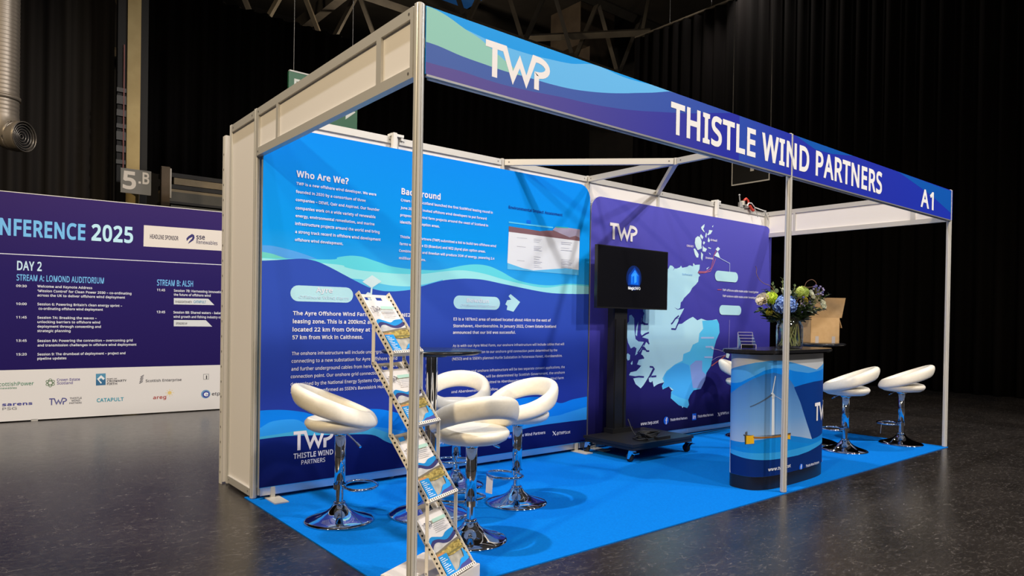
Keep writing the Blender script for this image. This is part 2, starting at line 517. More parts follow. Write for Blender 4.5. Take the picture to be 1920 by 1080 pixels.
GLYPHS = {
"'":'72|21,229 6,-83 18,0 6,83',
'(':'96|14,62 4,-24 6,-25 9,-22 12,-22 15,-20 26,0 -13,21 -11,22 -9,23 -6,24 -6,49 3,38 9,37 14,34 20,32 -27,0 -15,-20 -12,-22 -9,-23 -6,-25 -4,-25 -1,-26',
')':'96|82,114 -4,25 -6,25 -9,23 -12,22 -15,20 -26,0 25,-43 8,-23 7,-25 4,-25 1,-25 -1,-24 -4,-25 -7,-24 -8,-23 -25,-43 26,0 15,20 12,22 9,22 6,25 4,24 1,26',
',':'86|59,37 -30,0 -4,-25 -12,-53 21,0 16,37 12,38',
'-':'103|90,73 0,25 -77,0 0,-25',
'.':'86|25,7 4,-6 6,-4 8,-1 7,1 7,4 4,6 2,10 -2,10 -4,7 -7,4 -7,1 -8,-1 -6,-4 -4,-7 -2,-10',
'0':'183|166,149 -7,29 -10,24 -15,17 -19,10 -24,4 -24,-4 -20,-10 -14,-17 -10,-24 -5,-29 -2,-34 2,-34 6,-30 10,-23 15,-17 19,-11 23,-3 19,2 17,6 13,10 10,13 8,17 6,20 3,23 1,27|45,144 4,23 6,18 9,13 12,8 15,3 16,-3 12,-8 9,-13 6,-18 4,-23 1,-29 -1,-29 -4,-24 -6,-18 -9,-13 -12,-8 -16,-2 -15,2 -12,8 -9,13 -6,19 -4,23 -1,29',
'1':'183|114,229 -24,0 -61,-48 14,-19 45,38 -2,-24 0,-176 28,0',
'2':'183|167,26 -116,0 79,81 11,15 9,16 6,16 1,17 -2,18 -6,15 -10,12 -14,9 -17,5 -20,2 -27,-3 -12,-4 -22,-12 -9,-8 15,-19 13,10 27,11 15,1 16,-2 13,-8 9,-12 3,-16 -2,-15 -4,-14 -18,-26 -90,-92 0,-23 152,0',
'3':'183|154,198 -13,18 -22,12 -32,4 -22,-2 -19,-5 -30,-16 14,-20 8,6 18,8 20,5 12,1 17,-3 13,-7 8,-11 3,-14 -1,-13 -5,-10 -8,-9 -12,-6 -14,-4 -17,-2 -23,0 0,-24 41,-1 16,-3 13,-5 9,-8 6,-10 2,-13 -4,-19 -10,-14 -18,-9 -26,-3 -16,1 -33,7 -15,7 0,-27 15,-6 15,-3 16,-3 17,0 28,2 22,6 17,11 12,14 7,16 2,19 -3,21 -10,16 -17,11 -24,6 0,2 13,4 12,6 9,8 7,10 5,12 1,14',
'4':'183|177,77 -33,0 0,153 -29,0 -108,-154 0,-24 109,0 0,-52 28,0 0,52 33,0|116,77 -82,0 69,98 14,25 1,-11 -2,-40',
'5':'183|53,137 5,66 91,0 0,26 -115,0 -8,-108 14,-9 39,5 26,-3 18,-9 10,-15 3,-20 -1,-15 -6,-12 -8,-10 -11,-7 -14,-4 -32,0 -16,3 -28,11 0,-27 26,-9 16,-2 18,-1 25,2 21,7 16,11 13,15 8,19 2,22 -2,20 -7,17 -12,13 -15,9 -19,6 -22,2',
'6':'183|19,74 5,-21 7,-17 9,-15 12,-10 13,-8 15,-5 16,-1 20,2 18,7 15,11 10,16 7,19 2,22 -2,20 -6,17 -10,14 -13,10 -16,6 -32,2 -21,-7 -15,-12 -5,-8 -2,0 5,36 5,16 7,14 10,11 13,9 17,5 28,2 20,-4 0,24 -14,3 -14,0 -24,-2 -21,-5 -16,-9 -14,-12 -10,-14 -14,-34 -6,-38 0,-20|84,22 -10,4 -15,13 -10,19 -3,21 6,20 8,9 10,7 12,5 14,1 20,-3 13,-10 9,-15 2,-19 -3,-24 -9,-16 -14,-10 -19,-3',
'7':'183|75,0 93,207 0,22 -154,0 0,-26 124,0 -94,-203',
'8':'183|73,231 -17,-5 -13,-8 -11,-11 -7,-13 -2,-16 1,-14 4,-11 15,-19 20,-14 -23,-14 -18,-20 -5,-13 -1,-15 2,-18 7,-15 10,-12 16,-9 19,-5 22,-2 22,2 18,5 15,10 11,12 7,15 2,18 -1,15 -5,12 -9,11 -10,9 -12,8 -14,7 22,14 16,18 5,11 1,13 -2,17 -7,14 -10,10 -14,8 -17,5 -19,1|48,79 6,8 20,15 13,6 30,-14 10,-7 7,-8 4,-9 2,-11 -3,-16 -9,-13 -16,-8 -20,-3 -22,3 -15,8 -9,13 -3,15|108,207 13,-6 8,-10 3,-15 -1,-10 -4,-9 -6,-8 -28,-17 -11,5 -19,12 -7,8 -4,9 -1,10 3,15 8,10 13,6 16,2',
'9':'183|165,155 -4,21 -7,17 -10,14 -11,11 -13,8 -15,5 -16,1 -21,-2 -17,-7 -15,-11 -11,-16 -7,-19 -2,-22 2,-21 6,-17 10,-13 13,-10 16,-6 19,-2 13,1 11,2 10,4 15,12 5,7 2,0 -1,-18 -3,-17 -5,-16 -8,-14 -10,-11 -13,-9 -17,-5 -27,-2 -21,4 0,-24 22,-3 31,2 20,5 17,9 13,12 11,14 8,17 5,17 4,19 3,39|101,207 10,-4 15,-13 9,-20 3,-20 -1,-10 -5,-10 -8,-9 -9,-7 -13,-5 -14,-1 -20,3 -13,9 -8,15 -3,20 3,24 10,16 14,10 18,4',
':':'86|25,7 4,-6 6,-4 8,-1 7,1 7,4 4,6 2,10 -2,10 -4,7 -7,4 -7,1 -8,-1 -6,-4 -4,-7 -2,-10|25,145 4,-7 6,-4 8,-1 7,1 7,4 4,7 2,10 -2,10 -4,7 -14,4 -8,-1 -6,-3 -4,-7 -2,-10',
'?':'139|45,64 22,0 2,22 3,6 5,7 44,43 9,21 1,13 -4,23 -13,18 -20,11 -27,4 -18,-1 -17,-3 -28,-11 10,-23 23,10 13,3 15,1 17,-3 12,-6 7,-10 3,-14 -3,-16 -10,-14 -19,-17 -16,-17 -9,-17 -2,-21|39,7 4,-6 7,-4 15,0 6,4 5,6 0,20 -5,7 -6,4 -15,0 -7,-4 -4,-7 -1,-10',
'@':'288|268,140 -7,22 -10,20 -14,16 -17,14 -19,9 -22,6 -24,2 -31,-3 -26,-7 -24,-13 -19,-17 -16,-20 -11,-24 -7,-26 -2,-29 3,-35 11,-29 17,-23 24,-17 30,-11 35,-4 20,1 18,3 16,4 15,6 0,21 -15,-5 -35,-7 -19,-1 -29,2 -24,9 -19,14 -14,19 -8,25 -3,29 2,24 5,23 9,20 13,17 16,14 19,10 23,7 26,2 25,-3 22,-8 19,-13 14,-19 9,-23 3,-27 -1,-16 -2,-14 -11,-22 -8,-6 -9,-2 -7,1 -7,4 -4,9 -2,13 4,77 -21,5 -28,3 -20,-3 -16,-7 -14,-11 -10,-14 -6,-17 -2,-20 3,-25 10,-19 16,-12 22,-4 15,2 13,6 10,9 7,11 2,0 3,-10 7,-10 10,-6 13,-2 13,2 12,5 9,8 8,10 6,12 7,28 1,15|109,107 3,12 5,11 9,9 11,6 14,2 19,-2 5,-2 -2,-40 -3,-19 -6,-16 -11,-10 -15,-3 -12,2 -10,7 -6,12 -2,18',
'A':'205|205,0 -90,230 -26,0 -89,-230 29,0 27,71 91,0 28,-71|139,97 -73,0 26,69 10,34 11,-34',
'B':'209|31,229 0,-229 81,0 23,2 19,6 16,9 12,13 7,16 2,19 -2,16 -5,13 -8,10 -10,8 -12,5 -14,3 0,2 13,3 11,6 15,17 4,24 -5,27 -16,17 -28,10 -37,3|60,132 0,72 38,0 25,-2 17,-6 10,-11 4,-16 -3,-16 -8,-12 -16,-7 -25,-2|123,106 25,-9 7,-8 4,-10 1,-12 -3,-17 -8,-14 -17,-9 -26,-3 -46,0 0,83',
'C':'203|144,206 14,-3 23,-9 12,25 -29,10 -34,3 -26,-2 -22,-6 -18,-11 -16,-13 -12,-18 -9,-20 -6,-22 -1,-25 2,-34 9,-29 15,-23 20,-18 27,-11 32,-3 17,0 29,5 13,4 0,25 -27,-6 -28,-3 -24,3 -20,8 -15,14 -11,18 -7,23 -2,27 1,20 4,18 7,16 9,13 12,11 13,8 16,4 17,2',
'D':'234|211,151 -10,28 -17,21 -22,16 -28,10 -32,3 -71,0 0,-229 64,0 35,3 29,10 24,17 17,22 11,29 4,36|178,76 -17,-28 -29,-18 -41,-5 -31,0 0,179 38,0 25,-2 22,-7 17,-12 12,-17 8,-22 2,-28',
'E':'178|159,25 -99,0 0,82 93,0 0,25 -93,0 0,72 99,0 0,25 -128,0 0,-229 128,0',
'F':'166|60,97 93,0 0,26 -93,0 0,81 99,0 0,25 -128,0 0,-229 29,0',
'G':'234|131,95 50,0 0,-68 -31,-5 -42,3 -22,9 -16,14 -11,18 -7,23 -2,26 2,26 8,23 13,18 17,14 21,8 26,3 16,-1 15,-3 28,-9 11,25 -32,10 -18,2 -19,1 -35,-3 -29,-11 -23,-18 -17,-23 -11,-29 -3,-33 3,-34 9,-29 16,-24 21,-17 27,-11 33,-3 23,1 39,5 19,6 0,112 -79,0',
'H':'238|206,229 -29,0 0,-97 -117,0 0,97 -29,0 0,-229 29,0 0,107 117,0 0,-107 29,0',
'I':'109|96,17 -27,6 0,183 27,6 0,17 -83,0 0,-17 27,-6 0,-183 -27,-6 0,-17 83,0',
'J':'88|16,-59 14,5 12,9 9,12 6,16 1,246 -28,0 0,-228 -2,-13 -3,-9 -5,-7 -14,-7 -20,0 -11,3 0,-25 16,-4 8,0',
'K':'199|104,129 91,100 -34,0 -101,-113 0,113 -29,0 0,-229 29,0 0,89 23,20 82,-109 34,0',
'L':'168|160,0 0,26 -100,0 0,203 -29,0 0,-229',
'M':'291|156,0 76,200 2,0 -3,-48 0,-152 29,0 0,229 -43,0 -71,-188 -2,0 -70,188 -43,0 0,-229 27,0 0,151 -3,50 2,0 75,-201',
'N':'244|213,229 -27,0 0,-152 2,-31 -1,-7 -123,190 -33,0 0,-229 27,0 0,140 -2,50 123,-190 34,0',
'O':'251|228,148 -9,29 -15,23 -21,18 -26,11 -31,4 -33,-4 -27,-11 -20,-18 -15,-23 -9,-29 -2,-33 1,-25 5,-23 8,-21 12,-17 14,-13 19,-11 21,-6 25,-2 25,2 21,6 18,10 15,14 12,17 8,21 5,22 2,26|52,142 6,22 10,19 15,13 19,8 24,3 33,-6 24,-18 13,-30 4,-38 -2,-27 -6,-23 -10,-18 -14,-14 -19,-8 -24,-3 -23,3 -19,8 -15,14 -10,18 -6,23 -2,27',
'P':'194|31,229 0,-229 29,0 0,89 26,0 24,2 20,4 15,7 13,9 9,11 10,26 1,14 -5,28 -16,21 -26,14 -39,4|116,202 18,-9 10,-13 4,-20 -2,-15 -5,-12 -9,-8 -13,-6 -16,-4 -43,-1 0,90 29,0',
'Q':'251|228,148 -9,29 -15,23 -21,18 -26,11 -31,4 -33,-4 -27,-11 -20,-18 -15,-23 -9,-29 -2,-33 1,-25 5,-23 8,-21 12,-17 14,-13 19,-11 21,-6 33,-2 45,-52 41,0 -55,58 21,9 16,14 13,17 9,21 6,24 2,27|52,142 6,22 10,19 15,13 19,8 24,3 33,-6 24,-18 13,-30 4,-38 -2,-27 -6,-23 -10,-18 -14,-14 -19,-8 -24,-3 -23,3 -19,8 -15,14 -10,18 -6,23 -2,27',
'R':'200|31,229 0,-229 29,0 0,95 46,0 55,-95 34,0 -63,103 22,11 9,8 8,11 5,14 2,17 -3,20 -6,16 -12,13 -16,9 -21,5 -26,2|110,203 14,-3 18,-13 4,-11 2,-13 -3,-19 -10,-14 -17,-8 -24,-3 -34,0 0,85 33,0',
'S':'176|159,78 -5,13 -9,11 -12,9 -16,9 -48,20 -16,14 -5,20 5,17 6,7 9,5 11,3 13,1 15,-1 40,-11 9,24 -14,6 -15,4 -35,3 -20,-2 -18,-5 -14,-8 -11,-12 -7,-14 -3,-17 1,-13 3,-11 5,-10 14,-16 10,-6 45,-19 14,-7 10,-7 6,-7 4,-9 0,-21 -5,-9 -7,-7 -10,-6 -13,-3 -33,0 -34,7 -13,5 0,-27 8,-4 9,-2 34,-5 36,2 20,5 16,10 12,12 8,16 2,19',
'T':'178|104,204 71,0 0,25 -172,0 0,-25 72,0 0,-204 29,0',
'U':'234|205,229 -28,0 0,-148 -2,-16 -4,-15 -8,-12 -11,-9 -15,-5 -19,-2 -27,4 -18,11 -12,19 -3,25 0,148 -29,0 0,-148 5,-34 17,-27 28,-17 37,-6 28,3 22,8 18,13 12,17 7,20 2,23',
'W':'298|264,229 -38,-149 -9,-45 -4,25 -8,30 -42,139 -30,0 -48,-167 -4,-27 -11,54 -36,140 -30,0 60,-229 30,0 45,156 9,39 11,-45 45,-150 29,0 61,229',
'Y':'182|31,229 -31,0 76,-141 0,-88 29,0 0,89 77,140 -32,0 -59,-113',
'a':'180|76,174 -16,-4 -14,-4 -12,-6 8,-21 23,9 13,3 13,1 15,-2 11,-6 7,-12 2,-28 -29,-1 -36,-5 -26,-11 -15,-16 -5,-23 2,-16 5,-13 8,-10 11,-7 13,-4 28,0 21,5 24,21 6,-24 21,0 0,117 -4,26 -11,18 -19,10 -28,4|126,84 0,-15 -4,-22 -10,-15 -17,-9 -20,-3 -12,1 -10,5 -7,9 -2,12 3,15 9,11 18,7 27,3',
'b':'197|55,244 -28,0 0,-244 20,0 6,22 2,0 9,-10 12,-8 14,-5 19,-2 20,2 17,8 14,12 11,18 6,22 3,27 -5,39 -15,28 -22,16 -29,6 -19,-2 -14,-6 -12,-8 -10,-10 1,35|125,147 14,-12 9,-20 2,-29 -2,-28 -9,-21 -14,-13 -20,-4 -24,4 -15,13 -8,21 -3,28 5,37 6,13 9,9 13,5 16,1',
'c':'154|110,-3 11,2 19,7 0,25 -19,-7 -25,-3 -15,2 -12,6 -10,9 -7,12 -4,16 -1,19 1,20 4,16 7,13 10,9 13,6 25,1 28,-8 8,24 -20,6 -25,3 -22,-2 -19,-7 -16,-12 -13,-17 -8,-23 -2,-29 2,-28 8,-22 12,-17 16,-12 19,-7 21,-2',
'd':'197|112,0 9,4 15,12 6,7 5,-23 23,0 0,244 -28,0 0,-75 2,-19 -2,0 -13,13 -17,9 -23,3 -29,-6 -23,-16 -15,-29 -4,-38 4,-39 15,-28 22,-17 29,-5|73,24 -15,13 -8,21 -3,27 3,27 8,22 14,13 20,5 24,-5 16,-12 7,-21 3,-29 -3,-31 -8,-19 -15,-11 -23,-4',
'e':'181|72,172 -18,-8 -16,-13 -11,-18 -7,-22 -2,-26 2,-27 8,-22 13,-17 16,-12 20,-8 40,-2 27,6 13,5 0,25 -26,-9 -14,-2 -15,-1 -23,4 -17,11 -11,19 -4,26 118,0 0,17 -3,21 -6,19 -10,16 -14,12 -18,7 -20,2|106,150 11,-4 8,-8 6,-9 3,-12 1,-14 -88,0 5,21 9,15 14,10 18,3',
'f':'110|106,172 -43,0 0,11 2,18 5,12 9,7 19,2 19,-5 7,23 -14,4 -36,0 -13,-5 -11,-8 -8,-12 -5,-16 -2,-30 -30,-10 0,-13 30,0 0,-150 28,0 0,150 43,0',
'g':'197|59,169 -23,-18 -14,-29 -4,-36 4,-38 14,-28 23,-17 30,-6 16,1 14,5 13,8 11,12 -1,-28 -3,-20 -10,-16 -15,-9 -19,-4 -18,1 -33,7 -13,6 0,-26 13,-5 15,-3 34,-3 24,2 19,6 15,11 11,14 6,19 2,22 0,175 -22,0 -4,-23 -2,0 -11,12 -12,8 -15,5 -16,1|108,150 13,-5 9,-9 7,-13 4,-16 1,-21 0,-21 -2,-13 -9,-18 -16,-11 -22,-3 -20,4 -14,13 -9,20 -3,28 1,20 4,16 7,13 9,10 11,5 13,2',
'h':'198|55,244 -28,0 0,-244 28,0 0,89 5,34 6,12 10,9 13,6 17,1 17,-2 12,-8 7,-13 2,-18 0,-110 28,0 0,112 -2,20 -5,16 -9,12 -12,8 -15,5 -20,2 -21,-3 -10,-4 -16,-12 -6,-8 -2,0 1,24',
'i':'83|27,172 0,-172 28,0 0,172|35,235 -5,-3 -4,-5 -1,-9 1,-7 4,-6 12,-5 11,5 4,6 1,7 -1,9 -4,5 -5,3 -6,1',
'j':'83|22,-75 13,4 9,8 6,10 4,12 1,213 -28,0 -1,-212 -5,-8 -8,-4 -9,-2 -12,1 -10,3 0,-23 11,-3 14,-1|26,211 4,-6 12,-5 11,5 4,6 0,16 -4,5 -5,3 -13,0 -5,-3 -4,-5 -1,-9',
'k':'171|55,244 -28,0 0,-244 28,0 0,63 20,17 59,-80 34,0 -74,98 70,74 -33,0 -55,-58 -21,-25 0,27',
'l':'83|55,244 -28,0 0,-244 28,0',
'm':'300|200,173 -16,-5 -13,-9 -10,-13 -2,0 -8,13 -11,9 -15,5 -19,2 -10,-1 -19,-5 -15,-12 -6,-8 -2,0 -4,23 -23,0 0,-172 28,0 0,89 5,34 6,12 8,9 12,6 15,1 11,-1 9,-3 7,-6 5,-8 3,-10 1,-123 28,0 0,95 2,24 8,18 15,11 21,3 16,-2 11,-8 6,-13 2,-17 0,-111 28,0 0,112 -4,29 -10,19 -19,11 -25,4',
'n':'198|99,174 -20,-5 -17,-12 -6,-8 -2,0 -4,23 -23,0 0,-172 28,0 0,89 3,27 8,19 16,12 24,4 17,-2 12,-8 7,-13 2,-18 0,-110 28,0 0,112 -4,29 -11,19 -20,11 -27,4',
'o':'194|174,113 -7,22 -12,17 -16,13 -19,8 -22,2 -24,-2 -19,-8 -16,-13 -12,-17 -7,-22 -2,-27 1,-20 5,-18 7,-15 9,-13 12,-10 13,-7 15,-5 34,0 16,5 14,7 11,10 9,13 7,15 4,18 2,20|50,113 9,21 15,13 23,4 16,-2 13,-5 9,-10 7,-13 4,-16 2,-19 -2,-19 -4,-16 -7,-13 -9,-10 -13,-6 -16,-2 -16,2 -12,6 -10,10 -7,13 -4,16 -1,19',
'p':'197|85,172 -17,-10 -13,-13 -5,23 -23,0 0,-249 28,0 -1,99 14,-13 17,-9 24,-3 20,2 17,8 14,12 11,18 6,22 3,27 -5,39 -15,28 -22,17 -29,5|125,147 14,-13 9,-21 2,-26 -1,-19 -4,-16 -6,-13 -9,-10 -11,-7 -14,-2 -17,2 -13,6 -9,9 -6,13 -5,36 2,24 4,15 6,12 9,8 12,5 16,1',
'r':'132|96,174 -20,-9 -15,-15 -6,-10 -5,32 -23,0 0,-172 28,0 0,92 1,12 8,21 7,9 16,11 9,3 10,1 18,-2 4,26 -10,2 -11,0',
's':'154|138,60 -5,10 -7,9 -23,13 -30,12 -20,10 -6,5 -4,12 3,9 6,6 12,5 27,0 12,-2 23,-8 10,23 -26,8 -29,3 -26,-3 -21,-9 -13,-14 -5,-19 2,-13 5,-11 8,-8 10,-7 55,-24 7,-5 5,-6 3,-5 1,-6 -2,-10 -8,-9 -12,-5 -34,0 -28,7 -11,5 0,-25 10,-5 13,-3 31,-3 19,1 17,5 14,7 10,10 6,12 2,15',
't':'116|74,22 -9,5 -5,10 -2,14 0,99 49,0 0,22 -49,0 0,39 -17,0 -11,-36 -25,-11 0,-14 25,0 1,-118 6,-14 8,-10 10,-7 12,-3 21,-1 21,5 0,21 -24,-3',
'u':'198|143,172 -1,-108 -4,-15 -6,-13 -10,-9 -13,-5 -17,-2 -17,3 -12,7 -7,13 -2,18 0,111 -29,0 0,-113 2,-19 5,-16 9,-12 12,-9 16,-5 30,-1 20,6 9,5 8,7 6,8 2,0 4,-23 23,0 0,172',
'v':'163|98,0 65,172 -30,0 -37,-101 -15,-46 -14,46 -37,101 -30,0 65,-172',
'w':'252|168,0 33,0 48,172 -29,0 -37,-142 -9,38 -32,104 -31,0 -34,-108 -9,-35 -9,42 -26,101 -29,0 47,-172 32,0 35,110 7,33 5,-14 8,-32',
'x':'170|6,0 32,0 47,69 47,-69 32,0 -63,88 60,84 -32,0 -44,-65 -44,65 -32,0 59,-84',
'y':'164|70,-1 -13,-31 -5,-8 -6,-6 -14,-7 -15,-1 -13,2 0,-22 16,-3 22,2 13,5 11,8 9,10 8,13 81,211 -31,0 -51,-145 -3,15 -8,24 -41,106 -30,0',
'z':'151|138,22 -93,0 91,129 0,21 -118,0 0,-22 87,0 -92,-131 0,-19 125,0',
'–':'160|148,73 0,25 -135,0 0,-25',
'‘':'56|6,150 30,0 4,25 12,54 -21,0 -20,-51 -7,-24',
'’':'56|50,229 -30,0 -16,-79 21,0 20,51 7,25',
' ':'83'}
